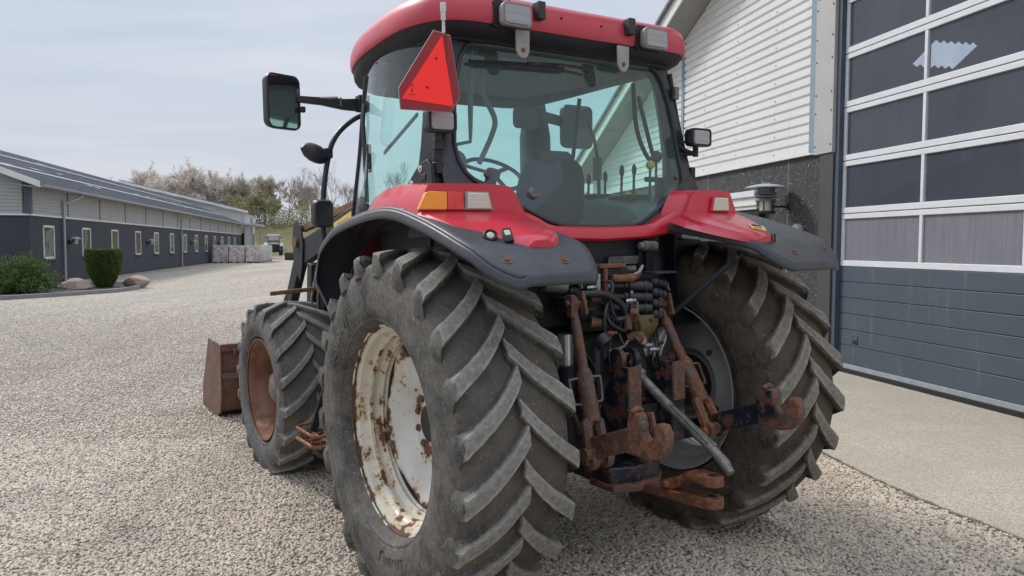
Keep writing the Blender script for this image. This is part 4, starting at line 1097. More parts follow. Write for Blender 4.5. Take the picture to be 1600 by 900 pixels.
for z in (.541, .638):
    MB().lathe([(0, .020), (.0015, .0195), (.0015, 0)], (0, -.985, z), (0, 0, 1), 18).build('pin_hole', M['ink'], db, smooth=0)
MB().lathe([(0, .035), (.02, .033), (.03, .02), (.032, 0)], (-.02, -.72, .525), (0, 0, 1), 16).build('drawbar_bolt', M['rust_orange'], db, smooth=40)
# stabiliser / strut rod to the right wheel arch
MB().tube([(.33, -.30, 1.27), (.36, -.36, 1.30), (.52, -.60, 1.56), (.54, -.66, 1.61), (.60, -.62, 1.63)], .014, 8, smooth=4).build('fender_stay', M['plastic_d'], TR, smooth=50)
for sx in (-1, 1):
    MB().tube([(sx * .26, -.30, .82), (sx * .40, -.52, .80)], .014, 8).tube([(sx * .34, -.15, 1.02), (sx * .52, -.18, 1.03)], .014, 8).sphere((sx * .53, -.18, 1.03), .028).build('check_chain_rod', M['rust'], TR, smooth=40)
    MB().bar((sx * .36, .0, 1.42), (sx * .55, -.02, 1.74), .10, .05).build('cab_mount', M['navy'], TR, bevel=.01)
    MB().lathe([(0, .06), (.06, .07), (.12, .055)], (sx * .42, -.14, 1.50), (0, 0, 1), 16).build('cab_mount_rubber', M['plastic_d'], TR, smooth=40)
MB().cyl((-.40, -.24, 1.50), (-.28, -.26, 1.48), .04).build('horn', M['grease'], TR, smooth=40)

# ---------------------------------------------------------------- loader, bucket, steps
for sx in (-1, 1):
    x = sx * .62
    arm = MB().bar((x, 1.55, 1.90), (x, 2.80, 1.62), .07, .15, h2=.20).bar((x, 2.76, 1.70), (x, 3.16, 1.20), .07, .15, h2=.13).bar((x, 3.13, 1.24), (x, 4.25, .34), .07, .15, h2=.12)
    arm = arm.build('loader_arm', M['plastic_d'], TR, bevel=.008)
    MB().bar((x, 1.50, 1.992), (x, 2.78, 1.822), .05, .055).build('levelling_rod', M['rust'], arm, bevel=.006)
    MB().prism([(x + .05 * sx, y, z) for y, z in ((2.66, 1.70), (2.70, 1.84), (2.80, 1.90), (2.88, 1.86), (2.92, 1.72), (2.88, 1.52), (2.76, 1.40), (2.70, 1.5))], (sx * -.014, 0, 0)).build('knee_plate', M['plastic_d'], arm, bevel=.003)
    MB().cyl((x - .07 * sx, 2.80, 1.715), (x + .07 * sx, 2.80, 1.715), .04).build('knee_pin', M['rust'], arm, smooth=40)
    MB().cyl((x, 2.05, 1.30), (x, 2.55, 1.40), .05).build('loader_cylinder', M['plastic'], arm, smooth=40)
    MB().bar((x, 2.50, 1.55), (x, 2.62, .70), .11, .10).bar((x + sx * -.01, 2.30, 1.60), (x, 2.36, .70), .09, .10).build('loader_mast', M['plastic_d'], arm, bevel=.006)
    MB().tube([(x, 2.30, 1.6), (x + sx * .05, 2.34, 1.3), (x + sx * .05, 2.36, .7)], .010, 6).tube([(x + sx * .04, 2.32, 1.6), (x + sx * .09, 2.36, 1.3), (x + sx * .09, 2.38, .7)], .008, 6).build('loader_pipes', M['steel'], arm)
    MB().sphere((x - .06, 1.98, 1.63), (.085, .085, .085), 18, 12).build('pivot_ball', M['plastic'], arm, smooth=60)
    MB().cyl((x - .05, 1.85, 1.62), (x - .03, 1.66, 1.60), .05).build('pivot_rusty_end', M['rust_orange'], arm, smooth=40)
    if sx < 0:
        c0, c1 = V(x - .0365, 1.64, 1.885), V(x - .0365, 1.98, 1.810)
        k = MB().bar(c0, c1, .002, .085).build('loader_sticker', M['yellow'], arm)
        me = text_mesh('04L 5 3 1', .055, .0006)
        d = (c0 - c1).normalized(); u = V(0, 0, 1); mid = (c0 + c1) / 2 + V(-.0014, 0, 0)
        mb = MB(); mb.add([mid + d * v.co.x + u * v.co.y - V(1, 0, 0) * v.co.z for v in me.vertices], [tuple(p.vertices) for p in me.polygons])
        mb.build('sticker_print', M['rust'], k, smooth=0)
bk = MB()
bprof = [(4.24, .74), (4.27, .30), (4.34, .10), (4.50, .03), (5.05, .02), (5.05, .045), (4.52, .06), (4.38, .13), (4.31, .31), (4.28, .74)]
bk.prism([(-.97, y, z) for y, z in bprof], (1.94, 0, 0))
bucket = bk.build('loader_bucket', M['rust_brown'], TR, bevel=.004)
for x in (-.985, .97):
    MB().prism([(x, y, z) for y, z in ((4.22, .75), (4.25, .28), (4.33, .08), (4.50, .015), (5.10, .01), (5.06, .25), (4.72, .77))], (.016, 0, 0)).build('bucket_side', M['rust_brown'], bucket, bevel=.003)
MB().box((0, 4.235, .72), (1.94, .05, .07)).box((0, 4.215, .45), (1.94, .03, .05)).build('bucket_rail', M['rust_brown'], bucket, bevel=.005)
for sx in (-1, 1):
    MB().box((sx * .62, 4.17, .5), (.05, .14, .42)).build('bucket_ear', M['rust'], bucket, bevel=.008)
    MB().tube([(sx * .86, 4.20, .70), (sx * .86, 4.17, .69), (sx * .86, 4.17, .66)], .012, 6).build('bucket_hook', M['rust'], bucket)
# bracket over the front tyre and boarding steps
MB().bar((-1.04, 2.30, 1.345), (-.60, 2.24, 1.375), .035, .03).bar((-.70, 2.2, 1.375), (-.60, 1.5, 1.35), .06, .035).build('mudguard_bracket', M['rust'], TR, bevel=.004)
stp = MB()
stp.bar((-.80, 1.26, 1.0), (-1.00, 1.26, .42), .05, .02, (0, 1, 0)).bar((-.80, 1.60, 1.0), (-1.00, 1.60, .42), .05, .02, (0, 1, 0))
step = stp.build('boarding_step', M['plastic_d'], TR, bevel=.004)
sc2 = MB()
loop = [(-.90, 1.24, .46), (-1.06, 1.24, .44), (-1.10, 1.30, .44), (-1.10, 1.58, .44), (-1.06, 1.62, .44), (-.90, 1.62, .46)]
sc2.tube(loop, .013, 8)
for y in (1.33, 1.43, 1.53):
    sc2.bar((-.92, y, .455), (-1.10, y, .44), .012, .03)
sc2.bar((-1.0, 1.24, .45), (-1.0, 1.62, .45), .012, .03)
sc2.tube([(a, b, c + .07) for a, b, c in loop], .010, 8)
for p in loop: sc2.bar(p, (p[0], p[1], p[2] + .07), .012, .006)
sc2.build('step_tread', M['rust_orange'], step, smooth=40)
MB().box((-.98, 1.30, .60), (.012, .20, .30)).build('step_guard', M['rust'], step, bevel=.004)
MB().box((-.62, 1.45, .85), (.30, .85, .55)).build('fuel_tank', M['plastic_d'], TR, bevel=.05, seg=4)
# ================================================================== SETTING
E1 = V(-.2055, .9787, 0).normalized(); E2 = V(E1.y, -E1.x, 0)
def frame_pt(P0, s, q, z):
    return V(P0) + E1 * s + E2 * q + V(0, 0, z)
R0 = V(4.365, 10.388, 0); L0 = V(-19.622, 34.04, 0)
class FB(MB):
    """mesh builder whose boxes are given in a building's own frame (s, q, z)"""
    def __init__(self, P0):
        super().__init__(); self.P0 = V(P0)
    def p(self, s, q, z): return frame_pt(self.P0, s, q, z)
    def fbox(self, s0, s1, q0, q1, z0, z1):
        P = [self.p(s, q, z) for s in (s0, s1) for q in (q0, q1) for z in (z0, z1)]
        self.add(P, [(0, 1, 3, 2), (4, 6, 7, 5), (0, 4, 5, 1), (2, 3, 7, 6), (0, 2, 6, 4), (1, 5, 7, 3)])
        return self
    def fpoly(self, pts, ds=0, dq=0, dz=0):
        P = [self.p(*a) for a in pts]
        return self.prism(P, E1 * ds + E2 * dq + V(0, 0, dz))

# ---- building materials
def bmat(name, c, c2, scale, rough=.7, **k): return simple(name, c, c2, scale=scale, rough=rough, **k)
def granite():
    t = NT('granite_chip_panel')
    v = t.voro(60, 'F1', 'Color'); sp = t.new('ShaderNodeSeparateColor'); t.link(v, sp.inputs[0])
    f = sp.outputs['Red']
    col = t.ramp(f, [(.0, (.015, .015, .016)), (.5, (.034, .034, .036)), (.82, (.085, .085, .087)), (.95, (.13, .13, .13)), (.99, (.40, .40, .39))], 'CONSTANT')
    col = t.mix(.25, col, t.mix(t.noise(2.2, 4), (.02, .02, .022), (.09, .088, .085)))
    t.bsdf(col, .75, 0, t.bump(t.voro(60), .5, .006)); return t.m
def siding_mat():
    t = NT('pale_grey_steel_siding')
    n = t.noise(.9, 5, .6); st = t.noise(3, 5, .6, stretch=(6, 6, .15))
    col = t.mix(t.step(n, .3, .7), (.72, .71, .69), (.66, .655, .635))
    col = t.mix(t.math('MULTIPLY', t.step(st, .5, .8), .3), col, (.48, .46, .43))
    t.bsdf(col, .45, .0, t.bump(n, .03, .01)); return t.m
BM = {
 'granite': granite(), 'siding': siding_mat(),
 'siding_far': simple('grey_beige_siding', (.40, .40, .385), (.35, .35, .335), scale=.8, rough=.6, bump=0),
 'slate': simple('charcoal_wall_panel', (.050, .053, .062), (.040, .043, .052), scale=1.3, rough=.8, bump=.4, bscale=25, bdist=.01),
 'trim_grey': simple('warm_grey_trim', (.42, .41, .39), (.37, .36, .34), scale=3, rough=.5, bump=.02),
 'trim_brown': simple('dark_brown_trim', (.058, .054, .050), (.05, .047, .045), scale=4, rough=.6, bump=.05),
 'trim_blue': simple('blue_grey_trim', (.22, .30, .35), (.19, .26, .31), scale=4, rough=.5, bump=.02),
 'trim_dark': simple('dark_blue_trim', (.06, .085, .11), (.05, .07, .09), scale=4, rough=.5, bump=.02),
 'white': simple('white_painted_board', (.72, .71, .68), (.65, .64, .61), scale=3, rough=.5, bump=.02),
 'soffit': simple('grey_soffit', (.30, .295, .28), (.26, .255, .24), scale=3, rough=.7, bump=.03),
 'alu': simple('white_aluminium_profile', (.66, .67, .68), (.58, .59, .60), scale=5, rough=.4, bump=.02, stretch=(1, 1, 3)),
 'rubber': simple('black_rubber_seal', (.012, .012, .013), rough=.6, bump=.05),
 'room': simple('dim_workshop_interior', (.09, .095, .11), (.06, .065, .075), scale=1, rough=.9, bump=0),
 'rail': simple('dull_door_rail', (.22, .25, .27), (.30, .32, .33), scale=9, rough=.5, bump=.05),
 'pipe': simple('grey_downpipe', (.42, .43, .43), (.36, .37, .37), scale=4, rough=.45, bump=.02),
}
def roofmat():
    t = NT('dark_corrugated_roof')
    n = t.noise(.35, 6, .65, stretch=(1, 1, 1)); n2 = t.noise(4, 5, .7)
    col = t.mix(t.step(n, .3, .7), (.125, .13, .145), (.18, .185, .20))
    col = t.mix(t.math('MULTIPLY', t.step(n2, .45, .75), .5), col, (.30, .30, .31))
    t.bsdf(col, .65, 0, t.bump(n2, .2, .02)); return t.m
BM['roof'] = roofmat()
def doorpanel():
    t = NT('slate_blue_door_panel')
    n = t.noise(2.0, 5, .6); st = t.noise(9, 4, .6, stretch=(1, 1, .12))
    col = t.mix(t.step(n, .3, .7), (.062, .082, .104), (.052, .070, .090))
    col = t.mix(t.math('MULTIPLY', t.step(st, .58, .80), .4), col, (.20, .22, .235))
    t.bsdf(col, .5, 0, t.bump(t.noise(260, 2), .12, .002)); return t.m
BM['door'] = doorpanel()
def doorglass(name, base, alpha, streak):
    t = NT(name)
    tr = t.new('ShaderNodeBsdfTransparent'); tr.inputs['Color'].default_value = (.42, .48, .56, 1)
    st = t.noise(26, 4, .6, stretch=(1, 1, .05)); n = t.noise(1.1, 4, .55)
    pr = t.new('ShaderNodeBsdfPrincipled')
    col = t.mix(t.math('MULTIPLY', t.step(st, .35, .8), streak), base, tuple(x * 1.7 for x in base))
    t.link(col, pr.inputs['Base Color']); pr.inputs['Roughness'].default_value = .07
    mx = t.new('ShaderNodeMixShader'); f = t.math('ADD', t.math('MULTIPLY', t.step(n, .3, .7), .16), alpha)
    t.link(f, mx.inputs[0]); t.link(tr.outputs[0], mx.inputs[1]); t.link(pr.outputs[0], mx.inputs[2])
    t.link(mx.outputs[0], t.out.inputs['Surface']); return t.m
BM['dglass'] = doorglass('dark_door_pane', (.082, .090, .112), .60, .20)
BM['dglass_low'] = doorglass('scratched_door_pane', (.185, .186, .21), .86, .42)
BM['winglass'] = None
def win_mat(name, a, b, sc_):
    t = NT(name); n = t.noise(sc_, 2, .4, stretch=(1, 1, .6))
    t.bsdf(t.ramp(n, [(0, a), (.50, a), (.54, b), (1, b)]), .04, 0, coat=.2, spec=.35); return t.m  # noise patches in the base colour imitate reflections in the panes
WINS = [win_mat('window_glass_reflections', (.02, .024, .026), (.16, .17, .165), 1.6), win_mat('window_glass_dark', (.012, .015, .016), (.05, .06, .055), 1.1), win_mat('window_glass_green', (.02, .03, .028), (.10, .15, .13), 1.9)]
BM['winglass'] = WINS[1]

# ---------------------------------------------------------------- right workshop
WS = empty('workshop_building', R0)
tag(WS, 'pale corrugated workshop with speckled dark base panels and big sectional door', 'building')
def fb(): 
    return FB(V(0, 0, 0))
ZB = 2.975
f = fb(); f.fbox(.38, 10.6, -.0, -.12 * -1, 0, ZB - .01); f.build('granite_wall', BM['granite'], WS, smooth=0)
f = fb()
for s in (1.26, 3.9, 6.3, 8.7): f.fbox(s, s + .014, -.004, .02, 0, ZB - .02)
f.build('panel_joint', simple('pale_joint', (.25, .25, .25), rough=.7, bump=0), WS, smooth=0)
# corrugated siding: horizontal trapezoid profile extruded along s, clipped by the roof slope
def roofz(s): return 5.98 - .385 * (s - 4.0)
pitch = .134
def siding(f, s0, s1, z0, top, q0=-.02, n=12, per=pitch, dep=.026):
    z = z0
    prof = []
    while z < top(s0) + .5:
        prof += [(z, q0 - dep), (z + per * .66, q0 - dep), (z + per * .74, q0), (z + per * .92, q0)]
        z += per
    ss = [s0 + (s1 - s0) * i / n for i in range(n + 1)]
    for a, b in zip(ss, ss[1:]):
        for (za, qa), (zb_, qb) in zip(prof, prof[1:]):
            P = []
            tA, tB = top(a), top(b)
            if min(za, zb_) > max(tA, tB): continue
            f.add([f.p(a, qa, min(za, tA)), f.p(b, qa, min(za, tB)), f.p(b, qb, min(zb_, tB)), f.p(a, qb, min(zb_, tA))], [(0, 1, 2, 3)])
f = fb(); siding(f, .56, 10.6, ZB + .05, roofz, n=40); f.build('siding', BM['siding'], WS, smooth=0, recalc=False)
f = fb(); f.fpoly([(.4, .03, ZB), (10.6, .03, ZB), (10.6, .03, roofz(10.6)), (.4, .03, roofz(.4))], dq=.05); f.build('backing_wall', BM['soffit'], WS, smooth=0)
f = fb(); f.fbox(.56, 10.6, -.055, .02, ZB - .01, ZB + .05); f.build('drip_flashing', BM['white'], WS, smooth=0)
f = fb()
f.fbox(.53, .66, -.065, .01, ZB + .02, 6.9)
f.build('blue_strip', BM['trim_blue'], WS, smooth=0)
f = fb(); f.fbox(4.90, 5.00, -.062, .01, ZB + .02, roofz(4.95) - .02)
f.build('blue_strip', BM['trim_blue'], WS, smooth=0)
# screw heads on the siding
f = fb()
for i, s in enumerate((1.6, 2.8, 4.0, 6.4)):
    for k in range(0, 34, 2):
        z = ZB + .09 + k * pitch + (pitch if i % 2 else 0)
        if z < roofz(s) - .1: f.box(f.p(s, -.053, z), (.014, .014, .014))
f.build('siding_screws', BM['trim_grey'], WS, smooth=0)
# jamb
f = fb(); f.fbox(.10, .525, -.075, .02, ZB - .035, 5.2); f.build('jamb_cladding', BM['trim_grey'], WS, bevel=.004)
f = fb()
for z in (3.05, 3.5, 3.75, 4.2, 4.5, 4.9):
    for s in (.14, .49): f.box(f.p(s, -.078, z), (.016, .016, .016))
f.build('jamb_screws', BM['trim_dark'], WS, smooth=0)
f = fb(); f.fbox(.10, .40, -.055, .02, 0, ZB - .036); f.build('jamb_base', BM['trim_brown'], WS, bevel=.004)
f = fb(); f.fbox(.015, .098, -.030, .14, 0, 5.2); f.build('door_jamb', BM['trim_dark'], WS, bevel=.003)
f = fb(); f.fbox(-4.6, .5, -.09, .05, 5.05, 5.35); f.build('door_head', BM['trim_grey'], WS, bevel=.004)
f = fb(); f.fpoly([(-4.35, .0, 0), (-8, .0, 0), (-8, .0, 7.0), (.5, 0, 7.0), (.5, 0, 5.36), (-4.35, 0, 5.36)], dq=.1); f.build('upper_wall', BM['siding'], WS, smooth=0)
# sectional door, set back 9 cm
QD = .035
dr = fb()
zs = [(.13, .37), (.376, .58), (.586, .79), (.796, 1.0), (1.006, 1.21), (1.216, 1.415)]
for a, b in zs: dr.fbox(-4.3, .014, QD, QD + .05, a, b)
door = dr.build('sectional_door', BM['door'], WS, bevel=.006)
f = fb(); f.fbox(-4.3, .012, QD - .008, QD + .05, .066, .128); f.build('bottom_rail', BM['rail'], door, bevel=.004)
f = fb(); f.fbox(-4.3, .012, QD - .012, QD + .055, .0, .065); f.build('bottom_seal', BM['rubber'], door, bevel=.004)
f = fb(); f.fbox(-4.3, .012, QD + .046, QD + .05, .1, 1.42); f.build('panel_groove', BM['trim_dark'], door, smooth=0)
f = fb(); f.fbox(-.40, -.28, QD - .005, QD + .02, .40, .52)
hd = f.build('door_grip', BM['rubber'], door, bevel=.01)
f = fb(); f.fbox(-.385, -.295, QD - .007, QD - .004, .455, .505); f.build('grip_plate', BM['trim_dark'], hd, bevel=.004)
rows_z = [(1.42, 2.105), (2.115, 2.80), (2.81, 3.50), (3.51, 4.20), (4.21, 4.92)]
cols = [0.012, -1.46, -2.88, -4.30]
fr_ = fb(); gl_ = []
for (za, zb_) in rows_z:
    fr_.fbox(cols[-1], cols[0], QD - .004, QD + .05, za, za + .075); fr_.fbox(cols[-1], cols[0], QD - .004, QD + .05, zb_ - .065, zb_)
    for i, c in enumerate(cols):
        w = .050 if 0 < i < 3 else .055
        a = c - w / 2 if 0 < i < 3 else (c - w if i == 0 else c)
        fr_.fbox(a, a + w, QD - .002, QD + .048, za + .075, zb_ - .065)
fr_.build('door_frame', BM['alu'], door, bevel=.006)
f = fb()
for (za, zb_) in rows_z[1:]: f.fbox(cols[-1], cols[0] - .002, QD + .01, QD + .03, za - .012, za + .001)
f.build('section_joint', BM['trim_dark'], door, smooth=0)
for r, (za, zb_) in enumerate(rows_z):
    for c in range(3):
        s1, s0 = cols[c] - .045, cols[c + 1] + .02
        f = fb(); f.add([f.p(s0, QD + .022, za + .07), f.p(s1, QD + .022, za + .07), f.p(s1, QD + .022, zb_ - .06), f.p(s0, QD + .022, zb_ - .06)], [(0, 1, 2, 3)])
        p_ = f.build('door_pane', BM['dglass_low'] if r == 0 else BM['dglass'], door, smooth=0, recalc=False)
# interior shell so the panes look into a dim hall
f = fb()
f.add([f.p(*a) for a in ((-7, 7, 0), (4, 7, 0), (4, 7, 7), (-7, 7, 7))], [(0, 1, 2, 3)])
f.add([f.p(*a) for a in ((-7, .2, .01), (4, .2, .01), (4, 7, .01), (-7, 7, .01))], [(0, 1, 2, 3)])
f.add([f.p(*a) for a in ((4, .2, 0), (4, 7, 0), (4, 7, 7), (4, .2, 7))], [(0, 1, 2, 3)])
f.add([f.p(*a) for a in ((-7, .2, 0), (-7, 7, 0), (-7, 7, 7), (-7, .2, 7))], [(0, 1, 2, 3)])
f.add([f.p(*a) for a in ((-7, .2, 7), (4, .2, 7), (4, 7, 7), (-7, 7, 7))], [(0, 1, 2, 3)])
f.build('hall_interior', BM['room'], WS, smooth=0, recalc=False)
t = NT('glowing_rooflight'); em = t.new('ShaderNodeEmission'); em.inputs['Color'].default_value = (.9, .92, 1, 1); em.inputs['Strength'].default_value = 2.4  # emission stands in for daylight coming through the rooflight sheet
t.link(em.outputs[0], t.out.inputs['Surface'])
f = fb()
rows = []
for i in range(49):
    q_ = 3.42 + i * .88 / 48
    w_ = .022 * sin(i * 2 * pi / 8)
    rows.append([f.p(2.45, q_, 5.18 + w_), f.p(3.0, q_, 4.90 + w_)])
f.sheet(rows); f.build('rooflight', t.m, WS, smooth=0)
# roof: sloping slab with verge overhang
OV = -.56
def rz(s): return roofz(s) + .02
f = fb(); f.fpoly([(-8, OV, rz(-8)), (10.9, OV, rz(10.9)), (10.9, OV, rz(10.9) + .03), (-8, OV, rz(-8) + .03)], dq=.62); f.build('soffit', BM['soffit'], WS, smooth=0)
f = fb()
for s in (-1, 2.3, 5.3, 8.2): f.fpoly([(s, OV + .01, rz(s) - .004), (s + .012, OV + .01, rz(s + .012) - .004), (s + .012, OV + .01, rz(s + .012)), (s, OV + .01, rz(s))], dq=.55)
f.build('soffit_joint', BM['trim_brown'], WS, smooth=0)
f = fb(); f.fpoly([(-8, OV - .03, rz(-8) - .03), (10.9, OV - .03, rz(10.9) - .03), (10.9, OV - .03, rz(10.9) + .21), (-8, OV - .03, rz(-8) + .21)], dq=.028); f.build('barge_board', BM['white'], WS, smooth=0)
f = fb(); f.fpoly([(-8, OV - .10, rz(-8) + .212), (10.95, OV - .10, rz(10.95) + .212), (10.95, OV - .10, rz(10.95) + .27), (-8, OV - .10, rz(-8) + .27)], dq=9); f.build('roof', BM['roof'], WS, smooth=0)
f = fb(); f.fbox(10.6, 10.7, 0, 9, 0, rz(10.65)); f.build('end_wall', BM['siding'], WS, smooth=0)

# wall lamp with mushroom hood, white ducting board
def lamp_post(root_name, loc, label):
    r = empty(root_name, loc); tag(r, label, 'wall lamp')
    return r
lc = frame_pt(R0, 1.27, -.36, 0)
WL = lamp_post('wall_lamp', lc, 'grey wall lamp with wide mushroom hood on the speckled wall right of the tractor')
MB().lathe([(2.600, 0), (2.598, .06), (2.585, .16), (2.565, .245), (2.545, .300), (2.535, .302), (2.535, .26), (2.545, .0)], (0, 0, 0), (0, 0, 1), 40).build('hood', simple('grey_blue_hood', (.36, .40, .42), (.30, .34, .36), rough=.5, bump=.03), WL, smooth=40)
for a in range(5):
    MB().sphere((.05 * cos(a * 1.26), .05 * sin(a * 1.26), 2.605), .012, 8, 6).build('hood_nut', M['steel'], WL)
lb_ = MB()
lb_.lathe([(2.535, .13), (2.46, .12), (2.455, .06)], (0, 0, 0), (0, 0, 1), 28)
for z in (2.455, 2.405, 2.355):
    lb_.lathe([(z + .022, .10), (z + .012, .148), (z - .006, .158), (z - .012, .155), (z + .002, .09)], (0, 0, 0), (0, 0, 1), 28)
lb_.build('louvre', simple('dark_grey_louvre', (.16, .18, .19), rough=.5, bump=.03), WL, smooth=40)
MB().lathe([(2.345, .085), (2.20, .085), (2.195, .0)], (0, 0, 0), (0, 0, 1), 24).build('lamp_glass', M['lens_cream'], WL, smooth=40)
cg = MB()
for k in range(6):
    a = k * pi / 3; cg.tube([(.125 * cos(a), .125 * sin(a), 2.345), (.125 * cos(a), .125 * sin(a), 2.18)], .009, 6)
cg.lathe([(2.19, .115), (2.19, .14), (2.16, .14), (2.16, .115)], (0, 0, 0), (0, 0, 1), 24, True)
cg.build('guard', M['plastic_d'], WL)
arm = FB(V(0, 0, 0)); arm.fbox(-.02, .02, .0, .37, 2.25, 2.28)
arm.fbox(-.03, .03, .345, .365, 2.22, 2.31); arm.build('wall_arm', M['plastic_d'], WL, bevel=.006)
db_ = FB(frame_pt(R0, 0, 0, 0))
DU = empty('wall_duct', frame_pt(R0, 3.4, 0, 2.35)); tag(DU, 'white horizontal duct box fixed to the speckled wall behind the red fender', 'duct')
f = FB(V(0, 0, 0)); f.fbox(-1.5, 1.55, -.16, -.002, -.03, .10); f.fbox(-1.5, 1.55, -.13, -.002, -.09, -.032); f.build('duct_body', BM['white'], DU, bevel=.006)
f = FB(V(0, 0, 0)); f.fbox(-1.5, 1.55, -.20, -.002, .102, .20); f.build('duct_top', BM['alu'], DU, bevel=.006)
f = FB(V(0, 0, 0)); f.fbox(-1.48, 1.53, -.10, -.002, -.32, -.094); f.build('duct_recess', M['navy'], DU)
SO = empty('wall_outlet', frame_pt(R0, .92, -.0, 1.92)); tag(SO, 'small round grey outlet on the speckled wall below the mushroom lamp', 'outlet')
MB().lathe([(0, .07), (.05, .085), (.09, .08), (.10, .05), (.10, 0)], (0, 0, 0), -E2, 24).build('cap', BM['trim_grey'], SO, smooth=40)
SW = empty('wall_box', frame_pt(R0, .52, -.0, 1.62)); tag(SW, 'small white junction box on the speckled wall near the door jamb', 'junction box')
MB().box(-E2 * .02 + V(0, 0, 0), (.07, .07, .09), Matrix((E1, E2, V(0, 0, 1))).transposed()).build('box_body', BM['white'], SW, bevel=.008)
MB().box(-E2 * .06 + V(0, 0, 0), (.05, .01, .07), Matrix((E1, E2, V(0, 0, 1))).transposed()).build('box_lid', BM['alu'], SW, bevel=.003)

# ---------------------------------------------------------------- left long building
LB = empty('long_building', L0)
tag(LB, 'long low building with charcoal wall, grey siding band and dark corrugated roof', 'building')
f = fb(); f.fbox(-3.6, 57.5, -.25, 0, 0, 2.80)
f.fbox(-3.6, -3.35, -16, -.25, 0, 2.80); f.build('charcoal_wall', BM['slate'], LB, smooth=0)
f = fb(); s = -2.9
while s < 57:
    f.fbox(s, s + .012, -.01, .003, 0, 2.79); s += 1.2
f.build('wall_joint', BM['trim_dark'], LB, smooth=0)
f = fb(); siding(f, -3.55, 57.5, 2.86, lambda s: 3.95, q0=.01, n=1, per=.14, dep=-.02); f.build('siding_band', BM['siding_far'], LB, smooth=0, recalc=False)
f = fb()
# gable siding facing the camera
per = .14; z = 2.86; prof = []
while z < 7.3:
    prof += [(z, 0), (z + per * .7, 0), (z + per * .78, .02), (z + per * .94, .02)]; z += per
def gz(q): return 4.05 + .39 * min(-q, 16 + q + .0)
for i in range(16):
    qa, qb = -.25 - i, -.25 - i - 1
    for (za, da), (zb_, db2) in zip(prof, prof[1:]):
        tA, tB = gz(qa), gz(qb)
        if za > max(tA, tB): continue
        f.add([f.p(-3.62 + da, qa, min(za, tA)), f.p(-3.62 + da, qb, min(za, tB)), f.p(-3.62 + db2, qb, min(zb_, tB)), f.p(-3.62 + db2, qa, min(zb_, tA))], [(0, 1, 2, 3)])
f.build('gable_siding', BM['siding_far'], LB, smooth=0, recalc=False)
f = fb(); f.fbox(-3.60, 57.5, -.04, .045, 2.79, 2.86); f.fbox(-3.66, -3.58, -16, -.0, 2.79, 2.86); f.build('drip_flashing', BM['white'], LB, smooth=0)
f = fb()
for k in range(13): f.fbox(.52 + 4.52 * k, .62 + 4.52 * k, -.02, .045, 2.87, 3.95)
f.fbox(-3.68, -3.42, -.15, .05, 2.86, 4.0)
f.build('siding_strip', BM['trim_dark'], LB, smooth=0)
f = fb(); f.fpoly([(-4.1, .55, 3.93), (-4.1, .55, 3.99), (-4.1, -7.6, 7.10), (-4.1, -7.6, 7.04)], ds=61.8)
rf_ = f
# corrugations
for k in range(0): pass
roofL = rf_.build('roof', BM['roof'], LB, smooth=0)
f = fb(); f.fpoly([(-4.1, -7.6, 7.04), (-4.1, -7.6, 7.10), (-4.1, -15.6, 3.99), (-4.1, -15.6, 3.93)], ds=61.8); f.build('roof', BM['roof'], LB, smooth=0)
# ribs across the slope so that it reads as corrugated sheeting
f = fb(); s = -4.0
while s < 57.6:
    f.fpoly([(s, .55, 3.992), (s, -7.58, 7.094), (s + .05, -7.58, 7.122), (s + .05, .55, 4.02)], ds=.0)
    f.fpoly([(s + .05, .55, 4.02), (s + .05, -7.58, 7.122), (s + .10, -7.58, 7.094), (s + .10, .55, 3.992)], ds=.0)
    s += .25 if s < 20 else .5
f.f = [q for q in f.f if len(q) == 4][:]
f.build('roof_ribs', BM['roof'], roofL, smooth=0)
t = NT('translucent_roof_sheet'); t.bsdf(t.mix(t.noise(1.5, 5), (.42, .44, .46), (.26, .28, .30)), .5); skm = t.m
f = fb()
def rl_(q): return 4.03 + (.55 - q) * .3816
for q0, a, b in ((-1.9, -4.0, 56), (-4.9, 2.0, 56)):
    f.fpoly([(a, q0, rl_(q0)), (a, q0 - .30, rl_(q0 - .30)), (b, q0 - .30, rl_(q0 - .30)), (b, q0, rl_(q0))], dz=.02)
rnd = random.Random(3)
for k in range(14):
    a = rnd.uniform(-3.5, 50); q0 = rnd.uniform(-5.5, -1.2)
    f.fpoly([(a, q0, rl_(q0)), (a, q0 - .2, rl_(q0 - .2)), (a + rnd.uniform(.5, 2.4), q0 - .2, rl_(q0 - .2)), (a + .5, q0, rl_(q0))], dz=.02)
f.build('skylight_strip', skm, roofL, smooth=0)
f = fb()
for (a, b) in (((.58, 3.86), (-7.6, 7.0)), ((-7.6, 7.0), (-15.6, 3.86))):
    f.fpoly([(-4.16, a[0], a[1]), (-4.16, a[0], a[1] + .24), (-4.16, b[0], b[1] + .24), (-4.16, b[0], b[1])], ds=.055)
f.build('barge_board', BM['white'], LB, smooth=0)
f = fb(); f.fpoly([(-4.1, .5, 3.84), (-4.1, -.25, 3.94), (-4.1, -.25, 3.97), (-4.1, .5, 3.90)], ds=61.5); f.build('eaves_soffit', BM['soffit'], LB, smooth=0)
g_ = MB(); 
prof = [(.10 * cos(a), -.10 * sin(a)) for a in [pi * k / 8 for k in range(9)]]
g_.sheet([[frame_pt((0, 0, 0), s, .64 + a, 3.97 + b) for a, b in prof] for s in (-4.15, 57.6)])
g_.build('gutter', BM['pipe'], LB, smooth=50, solid=.006)
